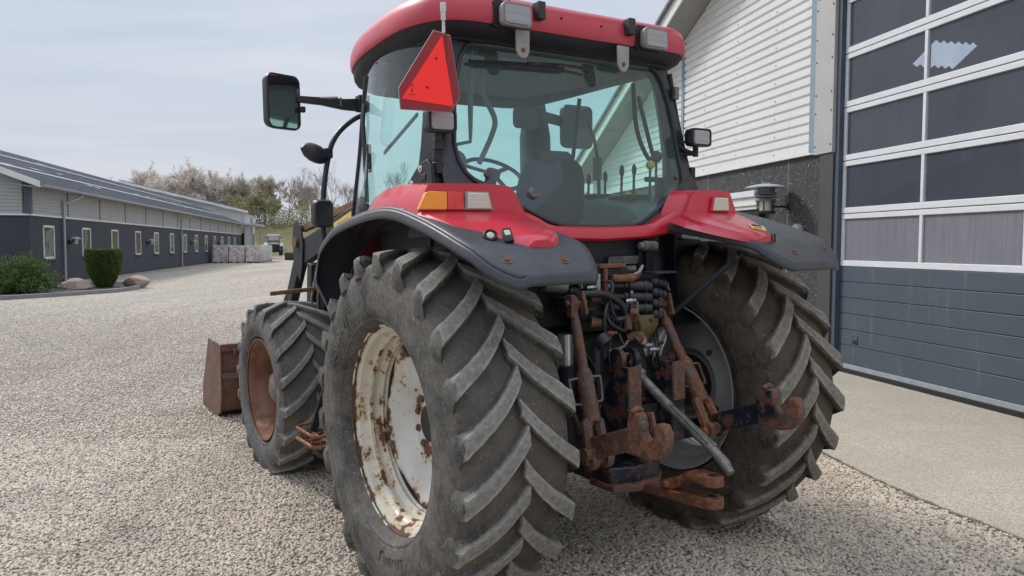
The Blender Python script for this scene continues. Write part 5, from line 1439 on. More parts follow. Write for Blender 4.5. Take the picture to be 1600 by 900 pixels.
for s in (-.15, 24.2):
    MB().tube([frame_pt((0, 0, 0), s + .75, .64, 3.90), frame_pt((0, 0, 0), s + .72, .55, 3.74), frame_pt((0, 0, 0), s + .05, .14, 3.42), frame_pt((0, 0, 0), s, .10, 3.25), frame_pt((0, 0, 0), s, .10, .0)], .052, 10, smooth=3).build('downpipe', BM['pipe'], LB, smooth=50)
winc = [-1.72, 3.02, 7.62, 12.28, 16.75, 21.3, 25.8, 30.3, 34.8, 39.2, 43.6, 48.0, 52.2]
for i, s in enumerate(winc):
    w, z0, z1 = 1.22, 1.06, 2.44
    f = fb(); q = .012
    for a, b, c, d in ((s - w / 2, s + w / 2, z0, z0 + .08), (s - w / 2, s + w / 2, z1 - .08, z1), (s - w / 2, s - w / 2 + .08, z0, z1), (s + w / 2 - .08, s + w / 2, z0, z1)):
        f.fbox(a, b, -.08, .03, c, d)
    wf = f.build('window', BM['white'], LB, smooth=0)
    f = fb(); f.fbox(s - w / 2 - .05, s + w / 2 + .05, .0, .09, z0 - .06, z0 - .004); f.build('sill', BM['trim_dark'], wf, smooth=0)
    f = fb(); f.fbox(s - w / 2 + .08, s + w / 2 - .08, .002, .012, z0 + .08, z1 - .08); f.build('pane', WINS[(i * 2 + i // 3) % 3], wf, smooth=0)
def left_lamp(s, label):
    r = empty('wall_lamp', frame_pt(L0, s, 0, 1.85)); tag(r, label, 'wall lamp', 'lamps along the long charcoal wall')
    MB().lathe([(.16, 0), (.14, .10), (.06, .24), (.05, .24), (.05, 0)], E2 * .30, (0, 0, 1), 20).build('hood', BM['pipe'], r, smooth=40)
    MB().lathe([(.05, .08), (-.16, .07), (-.18, 0)], E2 * .30, (0, 0, 1), 14).build('lamp_glass', M['lens_cream'], r, smooth=40)
    MB().tube([E2 * .0 + V(0, 0, -.12), E2 * .12 + V(0, 0, -.14), E2 * .22 + V(0, 0, .05)], .03, 8).box(E2 * .02 + V(0, 0, -.10), (.1, .1, .2)).build('wall_arm', M['plastic_d'], r)
left_lamp(.62, 'wall lamp with grey hood on charcoal wall, nearest one beside the first downpipe')
left_lamp(14.3, 'wall lamp with grey hood on charcoal wall, second one between the slim windows')
left_lamp(27.9, 'wall lamp with grey hood on charcoal wall, third one just past the second downpipe')
left_lamp(41.0, 'wall lamp with grey hood on charcoal wall, farthest one near the wrapped pallets')

# annex with white gable and glazed stair bay
AX = empty('annex_building', frame_pt(L0, 58, 0, 0)); tag(AX, 'taller pale annex with white sloping roof edge and glazed bay at the far end', 'building')
f = fb()
f.fpoly([(.2, .3, 3.0), (.2, .3, 5.35), (.2, -13, 8.5), (.2, -13, 3.0)], ds=10); f.build('gable_wall', BM['siding'], AX, smooth=0)
f = fb(); f.fpoly([(-.5, .8, 5.30), (-.5, .8, 5.56), (-.5, -13, 8.83), (-.5, -13, 8.57)], ds=.2); f.build('barge_board', BM['white'], AX, smooth=0)
f = fb(); f.fpoly([(-.3, .9, 5.57), (-.3, .9, 5.64), (-.3, -13, 8.92), (-.3, -13, 8.85)], ds=11); f.build('roof', BM['roof'], AX, smooth=0)
f = fb(); f.fbox(.3, 9, -.1, .32, 0, 2.95); f.fbox(-.2, .3, -6, .0, 0, 2.95); f.build('base_wall', BM['slate'], AX, smooth=0)
f = fb(); f.fbox(.0, 2.4, .34, .9, .0, 4.9); f.build('glazed_bay', BM['winglass'], AX, smooth=0)
f = fb()
for s in (-.04, .8, 1.6, 2.4): f.fbox(s, s + .09, .30, .95, 0, 4.9)
for z in (0, 1.2, 2.5, 3.7, 4.85): f.fbox(-.05, 2.5, .31, .94, z, z + .09)
f.build('bay_frame', BM['alu'], AX, smooth=0)
f = fb(); f.fbox(-.6, 9, .2, 1.7, 3.9, 4.1); f.fbox(5, 5.12, 1.45, 1.57, 0, 3.9); f.build('canopy', BM['trim_grey'], AX, smooth=0)

# ---------------------------------------------------------------- ground
def gravel_mat():
    t = NT('pebble_gravel_ground')
    pos = t.tc.outputs['Object']
    v1 = t.new('ShaderNodeTexVoronoi'); v1.inputs['Scale'].default_value = 42; t.link(pos, v1.inputs['Vector'])
    sp = t.new('ShaderNodeSeparateColor'); t.link(v1.outputs['Color'], sp.inputs[0])
    col = t.ramp(sp.outputs['Red'], [(0, (.14, .13, .12)), (.25, (.29, .265, .23)), (.5, (.42, .385, .33)), (.75, (.55, .51, .44)), (.95, (.70, .67, .60))])
    col = t.mix(t.step(sp.outputs['Green'], .86, .95), col, (.33, .21, .15))
    dk = t.step(v1.outputs['Distance'], .35, .75)
    col = t.mix(t.math('MULTIPLY', dk, .8), col, (.07, .065, .055))
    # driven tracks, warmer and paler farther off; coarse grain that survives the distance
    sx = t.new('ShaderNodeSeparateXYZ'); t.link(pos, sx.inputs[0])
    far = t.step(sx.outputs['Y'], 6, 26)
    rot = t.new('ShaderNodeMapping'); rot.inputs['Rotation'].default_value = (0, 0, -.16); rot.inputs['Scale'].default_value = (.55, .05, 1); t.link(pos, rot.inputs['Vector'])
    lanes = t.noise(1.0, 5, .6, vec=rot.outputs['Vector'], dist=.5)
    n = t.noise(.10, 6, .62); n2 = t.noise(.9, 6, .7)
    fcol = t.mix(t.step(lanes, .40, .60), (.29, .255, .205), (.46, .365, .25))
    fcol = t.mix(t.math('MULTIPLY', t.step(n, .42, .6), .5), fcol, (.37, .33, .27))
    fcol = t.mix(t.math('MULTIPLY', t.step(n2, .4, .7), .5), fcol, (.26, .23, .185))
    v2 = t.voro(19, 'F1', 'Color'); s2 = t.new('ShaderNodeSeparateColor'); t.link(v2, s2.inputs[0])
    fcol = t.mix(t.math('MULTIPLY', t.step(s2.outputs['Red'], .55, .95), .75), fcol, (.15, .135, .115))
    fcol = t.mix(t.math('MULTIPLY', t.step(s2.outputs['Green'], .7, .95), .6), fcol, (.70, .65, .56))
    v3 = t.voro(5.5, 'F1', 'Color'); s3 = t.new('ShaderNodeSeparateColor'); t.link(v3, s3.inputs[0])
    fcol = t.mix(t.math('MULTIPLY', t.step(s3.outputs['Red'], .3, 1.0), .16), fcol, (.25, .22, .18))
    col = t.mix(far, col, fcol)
    h = t.math('SUBTRACT', 1.0, v1.outputs['Distance'])
    t.bsdf(col, .85, 0, t.bump(h, .9, .012), spec=.3); return t.m
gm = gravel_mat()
def tris_sheet(name, rows, m, kind='structure'):
    o = MB().sheet(rows).build(name, m, None, smooth=60, recalc=False)
    tag(o, kind=kind); return o
# ground sheet, gently rising in the far yard, out to the horizon
ys = [-12, 0, 4, 8, 12, 20, 30, 45, 60, 80, 100, 112, 120, 160, 300, 900]
xs = [-900, -300, -120, -80, -60, -45, -30, -20, -10, 0, 10, 30, 60, 120, 300, 900]
rows = []
for y in ys:
    rows.append([(x, y, 0.0) for x in xs])
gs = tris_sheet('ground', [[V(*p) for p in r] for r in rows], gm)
# concrete / asphalt apron along the door
def apron_mat():
    t = NT('fine_worn_apron')
    v = t.voro(150, 'F1', 'Color'); s = t.new('ShaderNodeSeparateColor'); t.link(v, s.inputs[0])
    col = t.ramp(s.outputs['Red'], [(0, (.22, .19, .145)), (.3, (.37, .325, .255)), (.7, (.46, .405, .32)), (1, (.60, .545, .45))])
    n = t.noise(1.3, 6, .65); col = t.mix(t.math('MULTIPLY', t.step(n, .35, .7), .5), col, (.30, .27, .225))
    n2 = t.noise(11, 4, .7); col = t.mix(t.math('MULTIPLY', t.step(n2, .55, .75), .3), col, (.22, .20, .165))
    t.bsdf(col, .9, 0, t.bump(t.voro(150), .55, .004), spec=.25); return t.m
def edge_q(s):   # apron edge distance from the wall plane, along s
    return -1.06
ap = MB()
rnd = random.Random(2)
left = []; right = []
rows = []
s = -9.0
edge_pts = [(-9.0, -1.55), (-8.0, -1.52), (-6.9, -1.53), (-5.7, -1.50), (-4.65, -1.52), (-3.7, -1.60), (-2.5, -1.62), (-1, -1.64), (2, -1.66), (10.5, -1.70)]
def world_edge(s):
    # measured edge: (2.53,6.24) (2.66,5.30) (2.94,4.37)
    return None
ME = [(3.62, 2.4), (3.25, 3.3), (2.94, 4.365), (2.78, 4.85), (2.663, 5.296), (2.59, 5.75), (2.53, 6.239), (2.40, 7.0), (2.15, 8.4), (1.7, 10.6), (.9, 14.4), (.3, 17.5)]
mep = catmull([(x, y, 0) for x, y in ME], 10)
for p in mep:
    j = rnd.uniform(-.012, .012)
    # point on the wall plane at the same s
    sv = (V(p) - R0).dot(E1)
    w = frame_pt(R0, sv, .12, 0)
    rows.append([(p.x + j, p.y, -.01), (p.x + j, p.y, .016), (p.x + j + .03, p.y, .020), tuple(V(lerp(p.x, w.x, .5), lerp(p.y, w.y, .5), .016)), (w.x, w.y, .004)])
ap.sheet(rows)
o = ap.build('apron', apron_mat(), None, smooth=60, recalc=False); tag(o, kind='structure')
# edge strip of dark moss in the joint
MB().sheet([[(p.x - .05 + rnd.uniform(-.012, .01), p.y, .006), (p.x + .008, p.y, .0065)] for p in mep]).build('apron_joint', simple('mossy_joint', (.05, .05, .03), (.10, .09, .06), scale=20, rough=.9), o, smooth=0)
# second slab in the lower right corner
c = V(2.70, 3.98, 0)
MB().prism([(2.60, 3.95, -.02), (3.6, 4.02, -.02), (3.6, 3.0, -.02), (2.75, 3.1, -.02)], (0, 0, .05)).build('drain_slab', apron_mat(), o, bevel=.008)

# pebbles: instanced, random colour per stone
def pebble_mat():
    t = NT('pebbles')
    oi = t.new('ShaderNodeObjectInfo')
    col = t.ramp(oi.outputs['Random'], [(0, (.19, .17, .15)), (.10, (.32, .28, .23)), (.26, (.49, .425, .335)), (.45, (.59, .515, .40)), (.60, (.45, .405, .34)), (.72, (.65, .575, .455)), (.84, (.54, .40, .275)), (.92, (.72, .66, .55)), (1, (.61, .53, .41))])
    n = t.noise(1.4, 4, .6); col = t.mix(t.math('MULTIPLY', t.step(n, .45, .7), .3), col, (.27, .25, .22))
    gp = t.new('ShaderNodeNewGeometry'); pt = t.noise(.55, 5, .6, vec=gp.outputs['Position']); p2 = t.noise(1.9, 4, .6, vec=gp.outputs['Position'])
    col = t.mix(t.math('MULTIPLY', t.step(pt, .38, .66), .40), col, (.58, .47, .33))
    rot = t.new('ShaderNodeMapping'); rot.inputs['Rotation'].default_value = (0, 0, -.16); rot.inputs['Scale'].default_value = (.8, .07, 0); t.link(gp.outputs['Position'], rot.inputs['Vector'])
    lane = t.noise(1.0, 4, .6, vec=rot.outputs['Vector'], dist=.4)
    col = t.mix(t.math('MULTIPLY', t.step(lane, .50, .62), .35), col, (.30, .255, .195))
    col = t.mix(t.math('MULTIPLY', t.step(p2, .52, .72), .45), col, (.20, .18, .155))
    t.bsdf(col, .7, 0, spec=.35); return t.m
pm = pebble_mat()
def scatter(name, poly_rows, density, rmin, rmax, subdiv, seed, label):
    o = MB().sheet(poly_rows).build(name, pm, None, smooth=0, recalc=False)
    tag(o, label, 'pebbles', kind='stuff')
    ng = bpy.data.node_groups.new(name, 'GeometryNodeTree')
    ng.interface.new_socket('Geometry', in_out='INPUT', socket_type='NodeSocketGeometry')
    ng.interface.new_socket('Geometry', in_out='OUTPUT', socket_type='NodeSocketGeometry')
    N = ng.nodes; Lk = ng.links
    gi = N.new('NodeGroupInput'); go = N.new('NodeGroupOutput')
    dp = N.new('GeometryNodeDistributePointsOnFaces'); dp.inputs['Seed'].default_value = seed
    pz = N.new('GeometryNodeInputPosition'); sz = N.new('ShaderNodeSeparateXYZ'); mz = N.new('ShaderNodeMapRange')
    Lk.new(pz.outputs[0], sz.inputs[0]); Lk.new(sz.outputs['Y'], mz.inputs['Value'])
    mz.inputs['From Min'].default_value = 6.6; mz.inputs['From Max'].default_value = 25.0; mz.inputs['To Min'].default_value = 1; mz.inputs['To Max'].default_value = 0
    pw = N.new('ShaderNodeMath'); pw.operation = 'POWER'; pw.inputs[1].default_value = 2.6; Lk.new(mz.outputs['Result'], pw.inputs[0])
    mm = N.new('ShaderNodeMath'); mm.operation = 'MULTIPLY'; mm.inputs[1].default_value = density; Lk.new(pw.outputs[0], mm.inputs[0])
    Lk.new(mm.outputs[0], dp.inputs['Density'])
    Lk.new(gi.outputs[0], dp.inputs['Mesh'])
    jn = N.new('GeometryNodeJoinGeometry')
    for k in range(4):
        ic = N.new('GeometryNodeMeshIcoSphere'); ic.inputs['Subdivisions'].default_value = subdiv; ic.inputs['Radius'].default_value = 1
        sp = N.new('GeometryNodeSetPosition')
        ns = N.new('ShaderNodeTexNoise'); ns.inputs['Scale'].default_value = .75; ns.inputs['Detail'].default_value = 1
        ps = N.new('GeometryNodeInputPosition'); ad = N.new('ShaderNodeVectorMath'); ad.operation = 'ADD'; ad.inputs[1].default_value = (k * 7.3, k * 3.1, 2.2 * k)
        Lk.new(ps.outputs[0], ad.inputs[0]); Lk.new(ad.outputs[0], ns.inputs['Vector'])
        sb = N.new('ShaderNodeVectorMath'); sb.operation = 'SUBTRACT'; sb.inputs[1].default_value = (.5, .5, .5); Lk.new(ns.outputs['Color'], sb.inputs[0])
        ml = N.new('ShaderNodeVectorMath'); ml.operation = 'SCALE'; ml.inputs['Scale'].default_value = 1.5; Lk.new(sb.outputs[0], ml.inputs[0])
        Lk.new(ic.outputs['Mesh'], sp.inputs['Geometry']); Lk.new(ml.outputs[0], sp.inputs['Offset'])
        tf = N.new('GeometryNodeTransform'); tf.inputs['Scale'].default_value = [(1.15, .85, .62), (1.0, .8, .55), (1.3, .8, .6), (.95, .9, .7)][k]
        Lk.new(sp.outputs[0], tf.inputs['Geometry'])
        sm = N.new('GeometryNodeSetShadeSmooth'); Lk.new(tf.outputs[0], sm.inputs['Geometry'])
        mt = N.new('GeometryNodeSetMaterial'); mt.inputs['Material'].default_value = pm; Lk.new(sm.outputs[0], mt.inputs['Geometry'])
        g2 = N.new('GeometryNodeGeometryToInstance'); Lk.new(mt.outputs[0], g2.inputs[0]); Lk.new(g2.outputs[0], jn.inputs[0])
    io = N.new('GeometryNodeInstanceOnPoints'); io.inputs['Pick Instance'].default_value = True
    Lk.new(dp.outputs['Points'], io.inputs['Points']); Lk.new(jn.outputs[0], io.inputs['Instance'])
    ri = N.new('FunctionNodeRandomValue'); ri.data_type = 'INT'; ri.inputs[4].default_value = 0; ri.inputs[5].default_value = 3; ri.inputs['Seed'].default_value = seed + 1
    Lk.new(ri.outputs[2], io.inputs['Instance Index'])
    rr = N.new('FunctionNodeRandomValue'); rr.data_type = 'FLOAT_VECTOR'; rr.inputs[0].default_value = (-.45, -.45, 0); rr.inputs[1].default_value = (.45, .45, 6.283)
    Lk.new(rr.outputs[0], io.inputs['Rotation'])
    rs = N.new('FunctionNodeRandomValue'); rs.data_type = 'FLOAT'; rs.inputs[2].default_value = rmin; rs.inputs[3].default_value = rmax; rs.inputs['Seed'].default_value = seed + 5
    Lk.new(rs.outputs[1], io.inputs['Scale'])
    Lk.new(io.outputs[0], go.inputs[0])
    md = o.modifiers.new('pebbles', 'NODES'); md.node_group = ng
    return o
def wedge(y0, y1, n, l0, r0, z=.003):
    rows = []
    for i in range(n + 1):
        y = lerp(y0, y1, i / n)
        xl = -l0 * y - .7; xr = r0 * y + .7
        # clip at the apron
        e = None
        for a, b in zip(mep, mep[1:]):
            if a.y <= y <= b.y or b.y <= y <= a.y:
                e = lerp(a.x, b.x, (y - a.y) / (b.y - a.y + 1e-9))
        if e is not None: xr = min(xr, e - .02)
        rows.append([(lerp(xl, xr, k / 6), y, z) for k in range(7)])
    return rows
scatter('gravel', wedge(2.0, 6.6, 40, .70, .70), 4300, .0060, .0138, 2, 3, 'rounded grey beige pebbles in the near part of the yard')
scatter('gravel', wedge(6.6, 25.0, 60, .70, .16), 2200, .0078, .0152, 1, 9, 'paler small pebbles in the middle part of the yard')

# grass bank
def grass_mat():
    t = NT('rough_spring_grass')
    n = t.noise(.5, 6, .7); n2 = t.noise(3.5, 5, .7)
    col = t.mix(t.step(n, .35, .65), (.19, .175, .09), (.27, .23, .13)); col = t.mix(t.math('MULTIPLY', t.step(n2, .45, .7), .6), col, (.13, .14, .055))
    t.bsdf(col, .95, 0, t.bump(n2, .8, .2), spec=.1); return t.m
rows = []
rnd = random.Random(6)
for y, z in ((113, -.02), (114.5, .7), (117, 2.2), (119.5, 3.6), (122, 4.6), (126, 4.9), (150, 5.2), (220, 5.5)):
    rows.append([(x, y + rnd.uniform(-.5, .5) + abs(x + 30) * .02, max(-.02, z + rnd.uniform(-.15, .15) if z > 0 else z)) for x in range(-150, 101, 4)])
o = MB().sheet(rows).build('bank', grass_mat(), None, smooth=60, recalc=False); tag(o, kind='structure')

# planting island with kerb by the long building
isl = [(-19.3, 33.2), (-16.3, 33.1), (-14.98, 31.6), (-14.18, 29.75), (-13.85, 28.2), (-13.78, 26.95), (-14.1, 25.8), (-14.4, 24.9), (-15.26, 23.1), (-17.5, 20.5), (-20.5, 19), (-20, 24), (-18.7, 29)]
ip = catmull([(x, y, 0) for x, y in isl[1:10]], 5)
MB().prism([(p.x, p.y, .012) for p in ip] + [(-20.5, 19, .012), (-19.9, 26, .012), (-19.5, 33.2, .012)], (0, 0, .05)).build('planting_bed', simple('dark_slate_mulch', (.055, .055, .06), (.09, .088, .09), scale=6, rough=.9, bump=.8, bscale=20, bdist=.05), None, smooth=0)
tag(bpy.data.objects['planting_bed'], kind='structure')
kb = MB()
rows = []
for i, p in enumerate(ip):
    a = ip[max(0, i - 1)]; b = ip[min(len(ip) - 1, i + 1)]; t_ = (b - a).normalized(); nn = V(t_.y, -t_.x, 0)
    rows.append([tuple(p + nn * -.02 + V(0, 0, -.02)), tuple(p + nn * -.02 + V(0, 0, .13)), tuple(p + nn * .14 + V(0, 0, .13)), tuple(p + nn * .14 + V(0, 0, -.02))])
kb.loft(rows, True, True)
KB = kb.build('kerb', simple('concrete_kerb', (.26, .25, .23), (.20, .195, .18), scale=3, rough=.9, bump=.3), None, bevel=.01); tag(KB, 'low concrete kerb curving round the planting bed', 'kerb')

# boulders
def boulder(loc, r, seed, label):
    rnd = random.Random(seed)
    bm = bmesh.new(); bmesh.ops.create_icosphere(bm, subdivisions=4, radius=1)
    pl = [(V(rnd.uniform(-1, 1), rnd.uniform(-1, 1), rnd.uniform(-.6, 1)).normalized(), rnd.uniform(.62, .9)) for _ in range(14)]
    from mathutils import noise as mn
    for v in bm.verts:
        p = v.co.copy()
        for nn, d in pl:
            k = p.dot(nn)
            if k > d: p -= nn * (k - d) * .85
        p += p.normalized() * (mn.noise(p * 2.2 + V(seed, 0, 0)) * .06 + mn.noise(p * 7 + V(seed, 0, 0)) * .02)
        v.co = V(p.x * r[0], p.y * r[1], p.z * r[2])
    me = bpy.data.meshes.new('boulder'); bm.to_mesh(me); bm.free()
    t = NT('pink_granite')
    n = t.noise(3, 6, .7); n2 = t.noise(14, 5, .7)
    col = t.mix(t.step(n, .35, .65), (.40, .27, .22), (.30, .225, .19)); col = t.mix(t.math('MULTIPLY', t.step(n2, .5, .7), .6), col, (.45, .38, .34))
    t.bsdf(col, .85, 0, t.bump(n2, .6, .03)); me.materials.append(t.m)
    me.polygons.foreach_set('use_smooth', [True] * len(me.polygons)); me.set_sharp_from_angle(angle=radians(28))
    o = bpy.data.objects.new('boulder', me); COL.objects.link(o); o.location = loc
    tag(o, label, 'boulder'); return o
boulder((-15.55, 27.6, .22), (.62, .5, .30), 4, 'wide pinkish granite boulder left of the cup shaped clipped hedge')
boulder((-14.35, 29.6, .26), (.50, .42, .26), 9, 'smaller pinkish granite boulder right of the cup shaped clipped hedge')

# ---------------------------------------------------------------- vegetation
def leaf_mat(name, a, b, c, scale=2):
    t = NT(name)
    n = t.noise(scale, 4, .6); n2 = t.noise(scale * 6, 3, .6)
    col = t.mix(t.step(n, .35, .65), a, b); col = t.mix(t.math('MULTIPLY', t.step(n2, .5, .75), .5), col, c)
    pr = t.bsdf(col, .75, 0, spec=.2); return t.m
def add_leaf(mb, p, d, L, W, rnd):
    s = d.cross(V(rnd.uniform(-1, 1), rnd.uniform(-1, 1), rnd.uniform(-1, 1)))
    if s.length < 1e-3: return
    s = s.normalized() * W / 2
    mb.add([p - s * .5, p + d * L * .5 - s, p + d * L, p + d * L * .5 + s], [(0, 1, 2, 3)])
# clipped cup-shaped yew
YW = empty('clipped_hedge', (-15.22, 28.95, .05)); YW.scale = (.82, .82, 1.03); tag(YW, 'dark green yew clipped into a flat topped cup', 'hedge')
rnd = random.Random(7); mb = MB(); core = MB()
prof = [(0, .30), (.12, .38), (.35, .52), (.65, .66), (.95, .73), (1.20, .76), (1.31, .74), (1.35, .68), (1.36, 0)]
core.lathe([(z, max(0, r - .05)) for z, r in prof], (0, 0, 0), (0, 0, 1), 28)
for i in range(26000):
    z = 1.36 * rnd.random() ** .8
    a = rnd.uniform(0, 2 * pi)
    r = interp(z, prof[:-1]) * (1 + .025 * sin(a * 5) + .02 * sin(a * 11 + z * 9))
    if rnd.random() < .3:
        z = 1.345; r = .75 * sqrt(rnd.random())
    p = V(r * cos(a), r * sin(a), z)
    d = (V(cos(a), sin(a), .3) if z < 1.34 else V(rnd.uniform(-.5, .5), rnd.uniform(-.5, .5), 1)) + V(rnd.uniform(-.7, .7), rnd.uniform(-.7, .7), rnd.uniform(-.5, .8))
    add_leaf(mb, p - V(cos(a), sin(a), 0) * rnd.uniform(0, .07), d.normalized(), rnd.uniform(.04, .085), .022, rnd)
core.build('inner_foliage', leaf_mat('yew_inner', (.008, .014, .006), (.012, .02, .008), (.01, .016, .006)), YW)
mb.build('foliage', leaf_mat('yew_foliage', (.085, .115, .028), (.15, .185, .045), (.26, .26, .07), 3), YW, smooth=0, recalc=False)
# juniper
JU = empty('juniper_bush', (-16.35, 25.6, .03)); JU.scale = (1.12, 1.12, 1.35); tag(JU, 'spreading green juniper bush at the left edge of the bed', 'bush')
mb = MB(); br = MB(); rnd = random.Random(12)
for i in range(230):
    a = rnd.uniform(0, 2 * pi); el = rnd.uniform(.1, 1.3); Lb = rnd.uniform(.7, 1.45) * (1.05 - .25 * sin(el))
    d = V(cos(a) * cos(el) * 1.15, sin(a) * cos(el), sin(el) * .85)
    base = V(rnd.uniform(-.25, .25), rnd.uniform(-.25, .25), .1)
    tip = base + d * Lb + V(0, 0, -.1)
    br.tube([base, base + d * Lb * .5, tip], [.018, .012, .004], 4, cap=False)
    for k in range(85):
        t_ = rnd.random() ** .6; p = base.lerp(tip, t_) + V(rnd.gauss(0, .075), rnd.gauss(0, .075), rnd.gauss(0, .05))
        if p.z < .02: continue
        dd = (d + V(rnd.uniform(-.8, .8), rnd.uniform(-.8, .8), rnd.uniform(-.3, .9))).normalized()
        add_leaf(mb, p, dd, rnd.uniform(.05, .11), .028, rnd)
br.build('branches', simple('bush_bark', (.05, .04, .03), rough=.9), JU, smooth=0)
mb.build('foliage', leaf_mat('juniper_foliage', (.07, .12, .035), (.13, .19, .06), (.26, .30, .10), 2), JU, smooth=0, recalc=False)

# bare and blossoming trees on the bank
bark = simple('grey_brown_bark', (.30, .265, .23), (.22, .195, .17), scale=3, rough=.95, bump=.2)
bark_d = simple('dark_twig_bark', (.36, .315, .28), (.28, .245, .215), scale=3, rough=.95, bump=0)
bl_white = leaf_mat('white_blossom', (.82, .76, .68), (.70, .63, .55), (.52, .45, .38), .8)
lf_green = leaf_mat('yellow_green_buds', (.36, .34, .16), (.31, .29, .145), (.40, .36, .20), .8)
lf_pale = leaf_mat('pale_spring_buds', (.52, .46, .34), (.44, .38, .29), (.56, .48, .37), .8)
def make_tree(seed, H, spread, kind):
    rnd = random.Random(seed)
    tk, cr, lf = MB(), MB(), MB()
    tips = []
    def grow(mb, p, d, L, r, depth):
        n = 3; pts = [p]; q = p.copy(); dd = d.copy()
        for i in range(n):
            dd = (dd + V(rnd.gauss(0, .13), rnd.gauss(0, .13), rnd.gauss(.05, .08))).normalized()
            q = q + dd * L / n; pts.append(q.copy())
        mb.tube(pts, [lerp(r, r * .62, i / n) for i in range(n + 1)], 5 if depth < 2 else 3, cap=False)
        if depth >= 2: tips.append((pts, dd, r))
        if depth < 5:
            k = [3, 3, 3, 3, 3][depth] + (rnd.random() < .4)
            for c in range(k):
                t_ = rnd.uniform(.45, 1.0) if c else 1.0
                i0 = min(n - 1, int(t_ * n)); b = pts[i0].lerp(pts[i0 + 1], t_ * n - i0)
                a = rnd.uniform(0, 2 * pi); tilt = rnd.uniform(.25, .75) * spread
                side = dd.cross(V(cos(a), sin(a), .3)).normalized()
                nd = (dd * cos(tilt) + side * sin(tilt) + V(0, 0, .12)).normalized()
                grow(cr, b, nd, L * rnd.uniform(.55, .82), max(r * .52, .013), depth + 1)
    ns = 1 if kind == 'tall' else 3
    for s in range(ns):
        a = rnd.uniform(0, 6.28)
        d0 = V(cos(a) * .22 * (ns > 1), sin(a) * .22 * (ns > 1), 1).normalized()
        grow(tk, V(cos(a) * .25 * (ns > 1), sin(a) * .25 * (ns > 1), -.3), d0, H * .34, .16 if ns == 1 else .10, 0)
    if kind in ('blossom', 'green', 'pale'):
        for pts, dd, r in tips:
            m = {'blossom': 13, 'green': 5, 'pale': 6}[kind]
            for k in range(m):
                i = rnd.randrange(len(pts) - 1); p = pts[i].lerp(pts[i + 1], rnd.random()) + V(rnd.gauss(0, .10), rnd.gauss(0, .10), rnd.gauss(0, .10))
                add_leaf(lf, p, V(rnd.uniform(-1, 1), rnd.uniform(-1, 1), rnd.uniform(-1, 1)).normalized(), rnd.uniform(.08, .19), .11, rnd)
    return tk, cr, lf
protos = {}
def tree_proto(key, seed, H, spread, kind, label, cat, group):
    r = empty('tree'if kind != 'green' else 'budding_tree', (0, 0, 0)); tag(r, label, cat, group)
    tk, cr, lf = make_tree(seed, H, spread, kind)
    tk.build('trunk', bark, r, smooth=60, recalc=False)
    c = cr.build('crown', bark_d, r, smooth=60, recalc=False)
    if lf.v:
        lf.build('blossom' if kind == 'blossom' else 'buds', {'blossom': bl_white, 'green': lf_green, 'pale': lf_pale}[kind], c, smooth=0, recalc=False)
    protos[key] = [r, False]; return r
G1, G2, G3 = 'white blossoming trees on the bank', 'bare trees on the bank', 'green budding trees on the bank'
LBL = {'b': ('white blossoming blackthorn tree on the grass bank behind the long building', G1), 't': ('tall bare grey branched tree on the grass bank behind the yard', G2), 'g': ('dense yellow green budding tree on the bank beyond the annex', G3)}
tree_proto('b1', 21, 8.5, 1.0, 'blossom', LBL['b'][0], 'tree', G1)
tree_proto('b2', 35, 7.5, 1.05, 'blossom', LBL['b'][0], 'tree', G1)
tree_proto('b3', 44, 9.0, .9, 'pale', LBL['b'][0], 'tree', G1)
tree_proto('t1', 52, 10.5, .75, 'tall', LBL['t'][0], 'tree', G2)
tree_proto('t2', 63, 10.0, .8, 'tall', LBL['t'][0], 'tree', G2)
tree_proto('t3', 77, 9.5, .85, 'tall', LBL['t'][0], 'tree', G2)
tree_proto('g1', 81, 6.0, 1.2, 'green', LBL['g'][0], 'tree', G3)
def put(key, x, y, rz, s):
    ent = protos[key]
    o = ent[0] if not ent[1] else copy_tree(ent[0])
    ent[1] = True
    z = interp(y, [(113, 0), (117, 2.2), (122, 4.6), (126, 4.9), (150, 5.2)])
    o.location = (x, y, z - .1); o.rotation_euler = (0, 0, rz); o.scale = (s, s, s)
rnd = random.Random(31)
def px2x(px, y): return (px - 800) / 1214.0 * y
plan_t = [('b1', 165, 138, .9), ('t2', 205, 146, .95), ('b2', 195, 128, 1.0), ('b1', 232, 130, 1.05), ('t1', 262, 140, .95), ('b2', 262, 126, 1.1), ('b3', 283, 134, 1.1), ('b1', 305, 127, 1.05), ('b2', 330, 128, 1.0), ('t3', 318, 142, .95), ('b1', 352, 131, 1.0), ('t2', 372, 138, .95), ('b3', 385, 130, 1.0), ('g1', 372, 123, .95), ('g1', 402, 124, 1.0), ('g1', 428, 126, .85), ('b3', 415, 134, 1.0), ('t1', 448, 131, .85), ('t2', 470, 128, .85), ('t3', 492, 133, .9), ('t1', 515, 130, .95), ('t2', 535, 134, .9), ('t3', 556, 129, .9), ('b3', 480, 140, .9), ('g1', 520, 126, .6),
          ('t1', 600, 132, .9), ('t2', 650, 130, .9), ('b3', 700, 128, .9), ('t3', 760, 131, .9), ('g1', 830, 127, .9), ('b3', 880, 129, 1.0), ('g1', 915, 124, 1.0), ('g1', 945, 126, 1.0), ('b2', 145, 134, .8), ('b3', 120, 140, .9)]
for key, px, y, s in plan_t:
    put(key, px2x(px, y), y, rnd.uniform(0, 6.28), s * rnd.uniform(1.0, 1.14))
